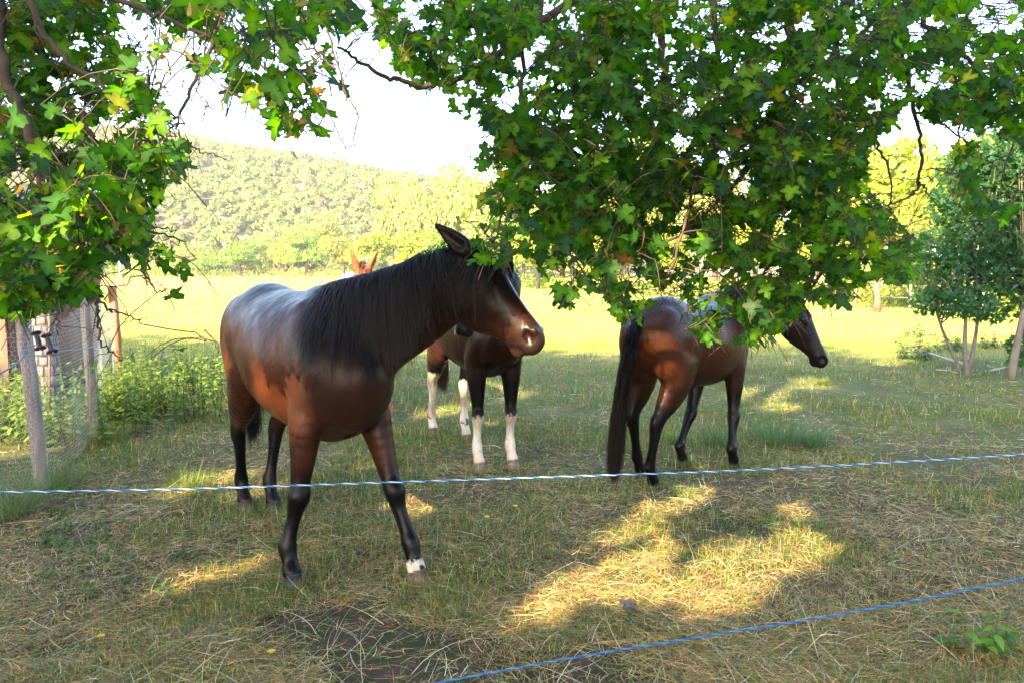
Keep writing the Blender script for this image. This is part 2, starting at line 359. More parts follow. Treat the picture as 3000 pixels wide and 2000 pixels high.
# ------------------------------------------------------------------ tall trees behind and left of the camera: they shade the near pasture
def shade_trees():
    rg = np.random.default_rng(77); Mc = fol_mat('foliage_shade', tr=.3); Bc = M_bark
    spots = [(-27, 1, 15.5), (-22, -3, 17), (-16.5, -4, 17.5), (-11, -6, 17), (-6, -6.5, 18), (-1, -8, 18), (5, -8, 17), (-19, -9, 19), (-9, -11, 19), (-13, .5, 11.0), (-8.5, -1.6, 10), (-4.2, -2.6, 8.5)]
    for i, (x, y, H) in enumerate(spots):
        n = 9500 if H > 12 else 6500; r = 4.6 if H > 12 else 3.0
        lo = 1.2; p, nn = crown_pts(n, rg, 16, shell=.55); p = p*np.array((r*1.15, r*1.0, (H-lo)/2*1.05))+np.array((x, y, lo+(H-lo)/2))
        keep = (p[:, 1] < -.5) | (np.abs(p[:, 0]) > p[:, 1]*.75+1.4); 
        sz = rg.uniform(.15, .28, len(p)); keep &= ~in_gap(p, sz)
        p, nn, sz = p[keep], nn[keep], sz[keep]
        V, F = leaf_cards(p-np.array((x, y, 0)), nn, sz, rg, fold=.12)
        t = empty('shade_tree', (x, y, 0)); tag(t, 'tall leafy tree outside the picture whose crown shades the pasture', 'tree', 'tall trees that shade the pasture')
        obj('crown', mesh_np('crown', V, F, Mc, False, np.repeat(np.array((.05, .085, .018))*rg.uniform(.7, 1.3, (len(p), 1)), 5, axis=0)), t)
        tv, tf = tube_np([(0, 0, -.1), (.1, 0, H*.3), (0, .1, H*.75)], [.34, .26, .1], 10); obj('trunk', mesh_np('trunk', tv, tf, Bc, True), t)
shade_trees()
# ------------------------------------------------------------------ horses: one smooth-blended surface per animal
def coat_material():
    m = bpy.data.materials.new('horse_coat'); m.use_nodes = True; n = m.node_tree.nodes; L = m.node_tree.links; n.clear()
    out = n.new('ShaderNodeOutputMaterial'); b = n.new('ShaderNodeBsdfPrincipled'); tc = n.new('ShaderNodeTexCoord')
    a = n.new('ShaderNodeAttribute'); a.attribute_name = 'Col'
    def noise(s, det, stretch=(1, 1, 1), rough=.5):
        mp = n.new('ShaderNodeMapping'); mp.inputs['Scale'].default_value = stretch; L.new(tc.outputs['Object'], mp.inputs[0])
        t = n.new('ShaderNodeTexNoise'); t.inputs['Scale'].default_value = s; t.inputs['Detail'].default_value = det; t.inputs['Roughness'].default_value = rough; L.new(mp.outputs[0], t.inputs['Vector']); return t.outputs[0]
    def rng_(src, a0, a1, b0, b1):
        r = n.new('ShaderNodeMapRange'); r.inputs[1].default_value = a0; r.inputs[2].default_value = a1; r.inputs[3].default_value = b0; r.inputs[4].default_value = b1; L.new(src, r.inputs[0]); return r.outputs[0]
    def mul(x, y):
        k = n.new('ShaderNodeMath'); k.operation = 'MULTIPLY'; L.new(x, k.inputs[0]); L.new(y, k.inputs[1]); return k.outputs[0]
    v = mul(rng_(noise(5, 6, rough=.62), .3, .7, .68, 1.36), rng_(noise(150, 3, (1, 1, .35)), .3, .7, .80, 1.22))
    s = n.new('ShaderNodeVectorMath'); s.operation = 'SCALE'; L.new(a.outputs['Color'], s.inputs[0]); L.new(v, s.inputs['Scale'])
    dust = n.new('ShaderNodeMix'); dust.data_type = 'RGBA'; L.new(rng_(noise(7, 8, rough=.75), .56, .80, 0, .10), dust.inputs[0]); L.new(s.outputs[0], dust.inputs[6]); dust.inputs[7].default_value = (.10, .06, .042, 1)
    L.new(dust.outputs[2], b.inputs['Base Color'])
    L.new(rng_(noise(11, 6), .3, .7, .27, .42), b.inputs['Roughness']); b.inputs['Specular IOR Level'].default_value = .14
    b1 = n.new('ShaderNodeBump'); b1.inputs['Strength'].default_value = .5; b1.inputs['Distance'].default_value = .022; L.new(noise(7.5, 3, (1, 1, .6)), b1.inputs['Height'])
    b2 = n.new('ShaderNodeBump'); b2.inputs['Strength'].default_value = .16; b2.inputs['Distance'].default_value = .0022; L.new(noise(170, 4, (1, 1, .3)), b2.inputs['Height']); L.new(b1.outputs[0], b2.inputs['Normal'])
    L.new(b2.outputs[0], b.inputs['Normal']); L.new(b.outputs[0], out.inputs[0]); return m
class Field:
    def __init__(s, lo, hi, h):
        s.lo = np.array(lo, float); s.h = h
        s.n = np.ceil((np.array(hi)-s.lo)/h).astype(int)+1
        s.f = np.full(s.n, .15, dtype=np.float32)
    def box(s, lo, hi):
        a = np.clip(np.floor((lo-s.lo)/s.h).astype(int), 0, s.n-1); b = np.clip(np.ceil((hi-s.lo)/s.h).astype(int)+1, 1, s.n)
        if np.any(b <= a): return None
        sl = tuple(slice(int(a[i]), int(b[i])) for i in range(3))
        ax = [(s.lo[i]+s.h*np.arange(a[i], b[i])).astype(np.float32) for i in range(3)]
        return sl, ax[0][:, None, None], ax[1][None, :, None], ax[2][None, None, :]
    def comb(s, sl, d, k, sub=False):
        f = s.f[sl]
        if sub:
            h = np.clip(.5-.5*(f+d)/k, 0, 1); s.f[sl] = f*(1-h)-d*h+k*h*(1-h)
        else:
            h = np.clip(.5+.5*(f-d)/k, 0, 1); s.f[sl] = f*(1-h)+d*h-k*h*(1-h)
    def seg(s, a, b, ra, rb, side, k=.03, sub=False):
        """elliptic cone from a to b; ra, rb = (half width along side, half depth)"""
        a = np.asarray(a, float); b = np.asarray(b, float); ax = b-a; L = np.linalg.norm(ax)+1e-9; ax = ax/L
        sd = np.asarray(side, float); sd = sd-ax*np.dot(sd, ax); sd = sd/np.linalg.norm(sd); up = np.cross(ax, sd)
        m = max(*ra, *rb)+k+.03
        g = s.box(np.minimum(a, b)-m, np.maximum(a, b)+m)
        if g is None: return
        sl, X, Y, Z = g; X = X-a[0]; Y = Y-a[1]; Z = Z-a[2]
        qa = X*ax[0]+Y*ax[1]+Z*ax[2]; t = np.clip(qa/L, 0, 1); qa = qa-t*L
        qs = X*sd[0]+Y*sd[1]+Z*sd[2]; qu = X*up[0]+Y*up[1]+Z*up[2]
        w = ra[0]+(rb[0]-ra[0])*t; d = ra[1]+(rb[1]-ra[1])*t; e = np.minimum(w, d)
        k0 = np.sqrt((qs/w)**2+(qu/d)**2+(qa/e)**2); k1 = np.sqrt((qs/w**2)**2+(qu/d**2)**2+(qa/e**2)**2)+1e-6
        s.comb(sl, k0*(k0-1)/k1, k, sub)
    def ell(s, c, r, axes=None, k=.03, sub=False):
        """ellipsoid, axes = rows of a rotation"""
        c = np.asarray(c, float); r = np.asarray(r, float); A = np.eye(3) if axes is None else np.asarray(axes)
        m = max(r)+k+.02; g = s.box(c-m, c+m)
        if g is None: return
        sl, X, Y, Z = g; X = X-c[0]; Y = Y-c[1]; Z = Z-c[2]
        q = [X*A[i][0]+Y*A[i][1]+Z*A[i][2] for i in range(3)]
        k0 = np.sqrt(sum((q[i]/r[i])**2 for i in range(3))); k1 = np.sqrt(sum((q[i]/r[i]**2)**2 for i in range(3)))+1e-6
        s.comb(sl, k0*(k0-1)/k1, k, sub)
    def chain(s, rows, side, k=.03, n=3):
        """rows: x y z w d"""
        r = smooth_path(rows, n)
        for i in range(len(r)-1):
            sd = side(r[i, :3], r[i+1, :3]) if callable(side) else side
            s.seg(r[i, :3], r[i+1, :3], r[i, 3:5], r[i+1, 3:5], sd, k)
    def val(s, p):
        q = np.clip((np.asarray(p)-s.lo)/s.h, 0, s.n-1.001); i = q.astype(int); f = q-i; o = 0
        for dx in (0, 1):
            for dy in (0, 1):
                for dz in (0, 1):
                    wgt = (f[..., 0] if dx else 1-f[..., 0])*(f[..., 1] if dy else 1-f[..., 1])*(f[..., 2] if dz else 1-f[..., 2])
                    o = o+wgt*s.f[i[..., 0]+dx, i[..., 1]+dy, i[..., 2]+dz]
        return o
    def grad(s, p):
        e = s.h*1.5; p = np.asarray(p, float)
        return nrm(np.stack([s.val(p+d)-s.val(p-d) for d in np.eye(3)*e], -1))
    def mesh(s):
        """naive surface nets"""
        f = s.f; ins = f < 0; n = np.array(f.shape)
        cnt = np.zeros(n-1, dtype=np.int8)
        C = [(dx, dy, dz) for dx in (0, 1) for dy in (0, 1) for dz in (0, 1)]
        for c in C: cnt += ins[c[0]:n[0]-1+c[0], c[1]:n[1]-1+c[1], c[2]:n[2]-1+c[2]]
        act = np.argwhere((cnt > 0) & (cnt < 8)); idx = -np.ones(n-1, dtype=np.int32)
        idx[act[:, 0], act[:, 1], act[:, 2]] = np.arange(len(act))
        acc = np.zeros((len(act), 3)); num = np.zeros(len(act))
        vals = {c: f[act[:, 0]+c[0], act[:, 1]+c[1], act[:, 2]+c[2]].astype(float) for c in C}
        for c in C:
            for ax in range(3):
                if c[ax] == 0:
                    d = list(c); d[ax] = 1; d = tuple(d); a = vals[c]; b = vals[d]; m = (a < 0) != (b < 0)
                    t = np.where(m, a/np.where(a == b, 1, a-b), 0)
                    p = np.tile(np.array(c, float), (len(act), 1)); p[:, ax] += t
                    acc[m] += p[m]; num[m] += 1
        V = s.lo+s.h*(act+acc/num[:, None])
        Q = []
        for ax in range(3):
            b, c = (ax+1) % 3, (ax+2) % 3
            s0 = [slice(None)]*3; s1 = [slice(None)]*3; s0[ax] = slice(0, n[ax]-1); s1[ax] = slice(1, n[ax])
            i0 = ins[tuple(s0)]; i1 = ins[tuple(s1)]; e = np.argwhere(i0 != i1)
            e = e[(e[:, b] > 0) & (e[:, c] > 0) & (e[:, b] < n[b]-1) & (e[:, c] < n[c]-1)]
            flip = i1[e[:, 0], e[:, 1], e[:, 2]]
            def at(db, dc):
                q = e.copy(); q[:, b] -= db; q[:, c] -= dc; return idx[q[:, 0], q[:, 1], q[:, 2]]
            q = np.stack([at(1, 1), at(0, 1), at(0, 0), at(1, 0)], -1)
            q[flip] = q[flip][:, ::-1]; Q.append(q)
        Q = np.vstack(Q); Q = Q[(Q >= 0).all(1)]
        # two rounds of smoothing
        E = np.vstack([Q[:, [0, 1]], Q[:, [1, 2]], Q[:, [2, 3]], Q[:, [3, 0]]]); 
        deg = np.bincount(E.ravel(), minlength=len(V)).astype(float)
        for lam in (.5, -.53, .5, -.53, .45):
            S = np.stack([np.bincount(E[:, 0], V[E[:, 1], i], len(V))+np.bincount(E[:, 1], V[E[:, 0], i], len(V)) for i in range(3)], -1)
            V = V+lam*(S/deg[:, None]-V)
        return V, Q

M_coat = coat_material()
M_hoof = mat('hoof_horn', attr='Col', rough=.45, noise=(40, .3), bump=(60, .3, .002))
M_hair = mat('horse_hair', attr='Col', rough=.5, spec=.12, noise=(30, .35))
M_eye = mat('eye_gloss', base=(.006, .004, .003), rough=.06, spec=.8)

def _dummy(): pass
def ribbons(paths, width, nsurf, col, jitter=.3):
    """paths (n,m,3), tapered flat strands lying with the normal nsurf(n,m,3)"""
    n, m, _ = paths.shape
    T = nrm(np.gradient(paths, axis=1)); S = nrm(np.cross(T, nsurf))
    tt = np.linspace(0, 1, m); wd = width[:, None]*(np.minimum(1, .45+tt*3)*np.clip((1-tt)*2.2, .08, 1))[None]
    A = paths-S*wd[..., None]/2; B = paths+S*wd[..., None]/2
    V = np.stack([A, B], 2).reshape(-1, 3)
    base = (np.arange(n)*m*2)[:, None]+(np.arange(m-1)*2)[None]
    F = np.stack([base, base+1, base+3, base+2], -1).reshape(-1, 4)
    C = np.repeat(col, m*2, axis=0); s_ = np.tile(np.repeat(tt, 2), n)[:, None]**2.5; C = C+s_*np.array((.006, .003, .0015))
    return V, F, C

def horse(name, label, loc, yaw, s, hooves, poll, nose, h, coat, hair_col, hoof_cols, ears=None, roll=0,
          mane_side=-1, hk=1.28, mane_from=.03, chest=0, n0z=1.22, mane_len=.34, mane_n=1500, tail='hang', belly=1.0, group=None, neck_up=.5, forelock=True, tail_len=.85, neck_thick=1.0, tail_mid=None, seed=1):
    """loc/poll/nose/hooves in world metres; hooves LF RF LH RH as (x,y)"""
    rg = np.random.default_rng(seed)
    root = empty(name, (loc[0], loc[1], 0), yaw); tag(root, label, 'horse', group)
    cy, sy = math.cos(yaw), math.sin(yaw)
    def loc2(p):
        x, y = p[0]-loc[0], p[1]-loc[1]; r = [(cy*x+sy*y)/s, (-sy*x+cy*y)/s]
        if len(p) > 2: r.append(p[2]/s)
        return np.array(r)
    O = loc2(poll); N = loc2(nose)
    F = Field((-1.12, -.52, .03), (max(.95, O[0]+.25, N[0]+.2), .52, max(1.72, O[2]+.34)), h/s)
    lo = F.lo.copy(); hi = F.lo+F.h*(F.n-1)
    for q in (O, N):
        lo = np.minimum(lo, q-.28); hi = np.maximum(hi, q+.28)
    lo[2] = .03
    F = Field(lo, hi, h/s)
    Yv = np.array((0, 1., 0))
    b = belly
    F.chain([(-.83, 0, 1.24, .09, .12), (-.74, 0, 1.235, .175, .20), (-.56, 0, 1.215, .262, .295), (-.30, 0, 1.18, .27, .30),
             (-.05, 0, 1.13, .30*b, .325*b), (.20, 0, 1.12-chest*.4, .29*b, .338*b), (.40, 0, 1.13-chest*.6, .245+chest*.2, .355+chest*.6), (.58, 0, 1.13-chest*.8, .212+chest*.3, .29+chest*.8), (.74+chest*.3, 0, 1.09-chest, .165, .19+chest*.6)], Yv, k=.05)
    F.ell((.36, 0, 1.44), (.24, .06, .095), k=.07); F.ell((-.52, 0, 1.44), (.22, .11, .085), k=.06)
    sides = {'LF': 1, 'RF': -1, 'LH': 1, 'RH': -1}; foot = {}
    for key, hf in hooves.items():
        sg = sides[key]; H = loc2(hf); front = key[1] == 'F'
        if front:
            rows = [(.46, .10, 1.28, .085, .15), (.57, .135, 1.10, .10, .14), (.50, .15, .93, .098, .135), (.515, .155, .79, .080, .100),
                    (.53, .153, .64, .060, .068), (.537, .15, .52, .047, .050), (.547, .15, .455, .053, .056), (.532, .15, .39, .040, .043),
                    (.527, .15, .31, .031, .040), (.525, .15, .24, .034, .042), (.527, .15, .19, .044, .050), (.558, .15, .12, .036, .039), (.585, .15, .072, .048, .052)]
            nom = np.array((.60, .15*sg)); zt = .98
        else:
            rows = [(-.60, .12, 1.22, .125, .21), (-.53, .155, 1.02, .115, .205), (-.555, .168, .86, .096, .160), (-.635, .166, .73, .075, .120), (-.712, .16, .63, .050, .078),
                    (-.755, .155, .545, .046, .064), (-.745, .152, .47, .039, .052), (-.737, .15, .36, .032, .040), (-.73, .15, .26, .034, .041),
                    (-.725, .15, .195, .043, .048), (-.69, .15, .12, .035, .039), (-.665, .15, .072, .048, .052)]
            nom = np.array((-.65, .15*sg)); zt = 1.0
        rows = np.array(rows); rows[:, 1] *= sg
        d = H-nom; wz = np.clip((zt-rows[:, 2])/(zt-.2), 0, 1); wz = wz*(1-.12*np.sin(np.pi*wz))
        rows[:, 0] += d[0]*wz; rows[:, 1] += d[1]*wz
        F.chain(rows, Yv, k=.012)
        i_h = 5
        if not front:   # point of hock
            p = rows[5, :3]; F.seg(p+(-.035, 0, .055), p+(-.03, 0, -.04), (.024, .024), (.02, .02), Yv, k=.03)
            F.ell(rows[0, :3]+(-.12, .012*sg, -.06), (.145, .115, .27), k=.08)     # buttock
            F.ell(rows[1, :3]+(.06, .02*sg, .02), (.11, .06, .12), k=.06)
        else:
            p = rows[6, :3]; F.ell(p+(.014, 0, 0), (.036, .047, .046), k=.012); F.ell(p+(-.042, 0, .01), (.020, .024, .030), k=.012)
            F.ell((.30, .21*sg, 1.05), (.15, .05, .13), axes=[(.8, 0, .6), (0, 1, 0), (-.6, 0, .8)], k=.05)   # triceps
            F.ell((.66+chest*.4, .095*sg, 1.03-chest), (.10, .085, .14), k=.03)   # breast muscle
            F.seg((.38, .13*sg, 1.38), (.66, .155*sg, 1.09), (.045, .07), (.05, .075), Yv, k=.05)
            F.ell(rows[3, :3]+(.03, .012*sg, .04), (.055, .045, .10), k=.03)
        F.ell(rows[-3, :3]+(-.034, 0, -.008), (.024, .026, .028), k=.014)         # ergot of the fetlock
        ia, ib = (7, 9) if front else (6, 8)
        for q_ in (1, -1): F.seg(rows[ia, :3]+(-.012, .036*q_, 0), rows[ib, :3]+(-.012, .034*q_, 0), (.007, .007), (.007, .007), Yv, k=.010, sub=True)   # groove before the tendon
        foot[key] = (H, rows[-1, :3])
    for sg in (1, -1):
        F.ell((.40, .185*sg, 1.17), (.11, .055, .20), axes=[(.9, 0, -.43), (0, 1, 0), (.43, 0, .9)], k=.04)      # shoulder blade
    F.seg((.80+chest*.3, 0, 1.02-chest), (.62, 0, .80-chest), (.006, .02), (.006, .02), Yv, k=.04, sub=True)   # cleft of the breast
    # head frame
    ha = nrm(N-O); lat = np.cross((0, 0, 1), ha); lat = nrm(lat); up = np.cross(ha, lat)
    if roll: 
        c_, s_ = math.cos(roll), math.sin(roll); lat, up = lat*c_+up*s_, up*c_-lat*s_
    HL = np.linalg.norm(N-O)
    def hp(t, u, v=0): return O+ha*t*HL+up*u*(hk if u < -.03 else 1)+lat*v*1.08
    hrows = []
    for t, tp, bt, wd in [(-.03, .0, -.13, .05), (.10, .035, -.155, .072), (.22, .047, -.185, .082), (.34, .045, -.195, .086), (.48, .032, -.175, .070),
                          (.62, .016, -.145, .054), (.75, .002, -.122, .047), (.87, -.006, -.112, .046), (.955, -.02, -.108, .042), (.985, -.04, -.098, .03)]:
        c = hp(t, (tp+bt)/2); c = hp(t, tp)*.5+hp(t, bt)*.5; hrows.append((*c, wd*1.08, np.linalg.norm(hp(t, tp)-hp(t, bt))/2))
    F.chain(hrows, lat, k=.02, n=3)
    HA = [ha, up, lat]
    for sg in (1, -1):
        F.ell(hp(.23, -.108, .048*sg), (.115, .085, .042), HA, k=.03)                 # cheek
        F.seg(hp(.33, -.045, .078*sg), hp(.55, -.075, .050*sg), (.010, .02), (.005, .012), lat, k=.04)   # facial crest
        F.ell(hp(.29, -.012, .078*sg), (.05, .024, .018), HA, k=.03)                # brow
        F.ell(hp(.325, -.040, .092*sg), (.022, .014, .014), HA, k=.012, sub=True)      # orbit
        F.seg(hp(.93, -.022, .040*sg), hp(.885, -.045, .047*sg), (.014, .016), (.013, .016), lat, k=.02)  # wing of the nostril
        F.ell(hp(.935, -.046, .050*sg), (.036, .022, .025), [nrm(ha*.9-up*.45), nrm(up*.9+ha*.45), lat], k=.012, sub=True)
        F.seg(hp(.965, -.093, .030*sg), hp(.83, -.088, .049*sg), (.004, .004), (.003, .003), lat, k=.008, sub=True)   # mouth
    for sg in (1, -1):
        F.seg(hp(.285, -.022, .094*sg), hp(.365, -.036, .086*sg), (.007, .006), (.005, .005), lat, k=.008)        # upper lid
        F.seg(hp(.09, -.045, .074*sg), hp(.10, -.125, .080*sg), (.010, .012), (.010, .012), lat, k=.022, sub=True)   # edge of the jaw
        F.seg(hp(.10, -.125, .080*sg), hp(.20, -.185, .066*sg), (.010, .012), (.007, .010), lat, k=.022, sub=True)
    F.ell(hp(.915, -.118), (.042, .024, .032), HA, k=.02); F.ell(hp(.955, -.06), (.035, .04, .036), HA, k=.02)
    # neck
    N0 = np.array((.46, 0, n0z)); Ne = hp(.07, -.075)
    t0 = nrm(np.array((.75, 0, .66))); t1 = nrm(Ne-N0); L = np.linalg.norm(Ne-N0)
    B1 = N0+t0*L*.36; B2 = Ne-(t1*.75+nrm(np.array((ha[0], ha[1], 0))+1e-6)*.25)*L*.3+np.array((0, 0, .06*neck_up))
    rows = []
    for t in np.linspace(0, 1, 9):
        p = (1-t)**3*N0+3*(1-t)**2*t*B1+3*(1-t)*t*t*B2+t**3*Ne
        dpt = np.interp(t, [0, .25, .5, .75, 1], [.30, .235, .185, .150, .125])*neck_thick
        wdt = np.interp(t, [0, .25, .5, .75, 1], [.165, .125, .092, .074, .062])
        rows.append((*p, wdt, dpt))
    rows = np.array(rows)
    hs = lambda a_, b_: nrm(np.cross((0, 0, 1), b_-a_)+1e-9)
    F.chain(rows, hs, k=.045, n=2)
    nk = smooth_path(rows, 4)
    T = nrm(np.gradient(nk[:, :3], axis=0)); SDv = nrm(np.cross((0, 0, 1), T)); U = np.cross(T, SDv)
    crest = nk[:, :3]+U*(nk[:, 4]*.97)[:, None]
    for i in range(2, len(crest)-2, 2): F.seg(crest[i]-U[i]*.03, crest[i+2]-U[i+2]*.03 if i+2 < len(crest) else crest[-1], (.022, .035), (.022, .035), SDv[i], k=.03)
    # ears
    if ears is None: ears = [nrm(up*.9-ha*.35+lat*.3), nrm(up*.9-ha*.35-lat*.3)]
    else: ears = [nrm(np.array((cy*e[0]+sy*e[1], -sy*e[0]+cy*e[1], e[2]))) for e in ears]
    for sg, e in zip((1, -1), ears):
        b0 = hp(.035, .015, .05*sg); fr = nrm(np.cross(e, lat)); 
        face = nrm(lat*sg*.8+ha*.5); face = nrm(face-e*np.dot(face, e)); wide = np.cross(face, e)
        F.chain([(*b0, .040, .036), (*(b0+e*.06), .042, .030), (*(b0+e*.115), .034, .021), (*(b0+e*.165), .019, .012), (*(b0+e*.21), .005, .005)], wide, k=.014, n=2)
        F.seg(b0+e*.045+face*.028, b0+e*.155+face*.016, (.026, .020), (.010, .007), wide, k=.010, sub=True)
    V, Q = F.mesh()
    tV = (V-O)@ha/HL; uV = (V-O)@up; vV = (V-O)@lat
    near = np.linalg.norm(V-(O+ha*HL*.5), axis=1) < .62*1.0
    C = coat(V, np.where(near, tV, -1), uV, np.abs(vV), rg)
    # nostril and mouth interior are dark
    body = obj('body', mesh_np('body', V*s, Q, M_coat, True, C), root)
    for sg in (1, -1):
        a = Acc(); th = np.linspace(0, np.pi, 9); ph = np.linspace(0, 2*np.pi, 12, endpoint=False)
        VV = np.array([(math.sin(t_)*math.cos(p_), math.sin(t_)*math.sin(p_), math.cos(t_)) for t_ in th for p_ in ph])*.0185
        FF = [(i*12+j, i*12+(j+1) % 12, (i+1)*12+(j+1) % 12, (i+1)*12+j) for i in range(8) for j in range(12)]
        e = obj('eye', mesh_np('eye', (VV+hp(.325, -.040, .0735*sg))*s, np.array(FF), M_eye, True), root)
    for key, (H, cor) in foot.items():
        n_ = 20; a = np.linspace(0, 2*np.pi, n_, endpoint=False); rows_ = []
        for z, r, fx in ((.088, .042, 0), (.074, .0485, 0), (.072, .046, .0), (.03, .055, .012), (.0, .061, .02)):
            c = cor[:2]*(z/.088)+(H-np.array((.0, 0)))*(1-z/.088)
            rr = r*np.where(np.cos(a) > 0, 1.08, .88)
            rows_.append(np.stack([c[0]+rr*np.cos(a)+fx*.2, c[1]+r*.95*np.sin(a), np.full(n_, z)], -1))
        VV = np.vstack(rows_+[[[cor[0], cor[1], .09]], [[H[0], H[1], 0]]]); m_ = len(rows_)
        FF = []
        for i in range(m_-1):
            for j in range(n_):
                p, q, r_, t_ = i*n_+j, i*n_+(j+1) % n_, (i+1)*n_+(j+1) % n_, (i+1)*n_+j; FF += [(p, r_, q), (p, t_, r_)]
        for j in range(n_): FF.append((m_*n_, j, (j+1) % n_))
        hc = np.tile(np.array(hoof_cols[key], float), (len(VV), 1))
        obj('hoof', mesh_np('hoof', VV*s, np.array(FF), M_hoof, True, hc), root)
    # mane
    if mane_n:
        crest = np.vstack([crest[:-3], [hp(-.03, .0)], [hp(.01, .025)], [hp(.045, .035)]]); SDv[-3:] = lat; U[-3:] = up; T[-3:] = ha
        n = mane_n; m = 16; tt = mane_from+(1-mane_from)*rg.random(n)**.9; nL = max(20, n//30); lk = rg.integers(0, nL, n); tl = mane_from+(1-mane_from)*(np.arange(nL)+.5)/nL; tt = np.clip(tl[lk]+rg.normal(0, .012, n), mane_from, 1)
        idx = tt*(len(crest)-1.05); i0 = np.clip(idx.astype(int), 0, len(crest)-2); fr = (idx-i0)[:, None]
        p = crest[i0]*(1-fr)+crest[i0+1]*fr; Ss = nrm(SDv[i0]*(1-fr)+SDv[i0+1]*fr)*mane_side; Us = U[i0]; Ts = T[i0]
        clump = np.sin(idx*9.0+rg.normal(0, .25, n))*.5+np.sin(idx*23.0)*.3
        p = p+Us*(.006+rg.random((n, 1))*.012)-Ss*rg.uniform(-.014, .022, (n, 1))
        lenm = mane_len*(.55+.5*rg.random(n)**.7+.16*clump)*np.interp(tt, [0, .12, .4, .85, 1], [.55, .85, 1.05, 1.0, .7])
        paths = np.zeros((n, m, 3)); paths[:, 0] = p
        dl = rg.normal(0, .13, nL); drift = dl[lk][:, None]+rg.normal(0, .04, (n, 1)); lenm = lenm*rg.uniform(.72, 1.15, nL)[lk]; flyw = rg.random(n) < .06; drift[flyw] += rg.normal(0, .25, (flyw.sum(), 1))
        dirv = nrm(Us*.55+Ss*.9)
        down = np.array((0, 0, -1.))
        off = .006+.030*rg.random(n)**1.5
        for k_ in range(1, m):
            tgt = nrm(down*1.0+Ts*drift+Ts*.02+Ss*.12+rg.normal(0, .015, (n, 3)))
            blend = min(1, k_/3.5); dirv = nrm(dirv*(1-blend*.75)+tgt*blend*.75)
            q = paths[:, k_-1]+dirv*(lenm/(m-1))[:, None]
            for _ in range(2):
                v = F.val(q); g = F.grad(q); push = np.clip(off-v, 0, .05); q = q+g*push[:, None]
            if k_ > 3:
                mean = np.stack([np.bincount(lk, q[:, i_], nL) for i_ in range(3)], -1)/np.maximum(np.bincount(lk, minlength=nL), 1)[:, None]; q = q+(mean[lk]-q)*np.where(flyw, 0, .10)[:, None]*np.array((1, 1, 0))
            paths[:, k_] = q
        ns = nrm(F.grad(paths)+rg.normal(0, .25, (n, 1, 3)))
        far = F.val(paths) > .1; ns[far] = np.array((0, -1., 0))@np.eye(3)
        wd = rg.uniform(.0018, .0038, n)
        cc = np.array(hair_col)*rg.uniform(.6, 1.5, (n, 1))
        VV, FF, CC = ribbons(paths, wd, ns, cc)
        obj('mane', mesh_np('mane', VV*s, FF, M_hair, True, CC), root)
    if forelock:
        n = 260; m = 10
        p = hp(.02, .04)+lat*rg.uniform(-.035, .035, (n, 1))+ha*rg.uniform(-.02, .03, (n, 1)); paths = np.zeros((n, m, 3)); paths[:, 0] = p
        ln = rg.uniform(.13, .24, n); dirv = nrm(up*.5+ha*.6+lat*rg.normal(0, .3, (n, 1)))
        for k_ in range(1, m):
            dirv = nrm(dirv*.7+.3*(ha*.9+np.array((0, 0, -.5))+lat*rg.normal(-.25*mane_side, .35, (n, 1))))
            q = paths[:, k_-1]+dirv*(ln/(m-1))[:, None]
            for _ in range(2):
                v = F.val(q); q = q+F.grad(q)*np.clip(.008-v, 0, .05)[:, None]
            paths[:, k_] = q
        ns = nrm(F.grad(paths)+rg.normal(0, .2, (n, 1, 3)))
        VV, FF, CC = ribbons(paths, rg.uniform(.003, .006, n), ns, np.array(hair_col)*rg.uniform(.6, 1.6, (n, 1)))
        obj('forelock', mesh_np('forelock', VV*s, FF, M_hair, True, CC), root)
    if tail:
        dock = [(-.87, 0, 1.38, .032), (-.93, 0, 1.33, .030), (-.955, 0, 1.22, .026), (-.955, 0, 1.08, .018)]
        D = smooth_path(np.array(dock), 4); n = 4200; m = 18; lkt = rg.integers(0, 70, n)
        side = tail_mid if tail_mid is not None else (0, 0)
        ti = rg.random(n)*(len(D)-1); i0 = np.clip(ti.astype(int), 0, len(D)-2); fr = (ti-i0)[:, None]
        p = D[i0, :3]*(1-fr)+D[i0+1, :3]*fr+rg.normal(0, .014, (n, 3)); paths = np.zeros((n, m, 3)); paths[:, 0] = p
        end = np.stack([-.97+side[0]+rg.normal(0, .030, n), side[1]+rg.normal(0, .034, n), 1.38-tail_len-rg.random(n)**2.0*.22+rg.random(n)*.14], -1)
        el = np.stack([rg.normal(0, .032, 70), rg.normal(0, .036, 70), rg.normal(.02, .09, 70)], -1); end = end*.45+.55*(np.array((-.97+side[0], side[1], 1.38-tail_len-.03))+el[lkt])+rg.normal(0, .006, (n, 3))
        for k_ in range(1, m):
            t = k_/(m-1); 
            a_ = p; bq = p+np.array((-.12, 0, -.06)); cq = (p*.25+end*.75)*np.array((1, 1, 0))+np.array((0, 0, 1))*(p*.55+end*.45)
            q = (1-t)**3*a_+3*(1-t)**2*t*bq+3*(1-t)*t*t*cq+t**3*end+rg.normal(0, .0025, (n, 3))
            v = F.val(q); q = q+F.grad(q)*np.clip(.006-v, 0, .04)[:, None]
            paths[:, k_] = q
        ns = nrm(rg.normal(0, .7, (n, 1, 3))+np.array((-1., .2, 0))+np.zeros((1, m, 1)))
        VV, FF, CC = ribbons(paths, rg.uniform(.0028, .0060, n), ns, np.array(hair_col)*rg.uniform(.5, 1.9, (n, 1)))
        tl = obj('tail', mesh_np('tail', VV*s, FF, M_hair, True, CC), root)
        Vd, Fd = tube_np(D[:, :3], D[:, 3]); obj('dock', mesh_np('dock', Vd*s, Fd, M_hair, True, np.tile(np.array(hair_col), (len(Vd), 1))), tl)
    return root, F

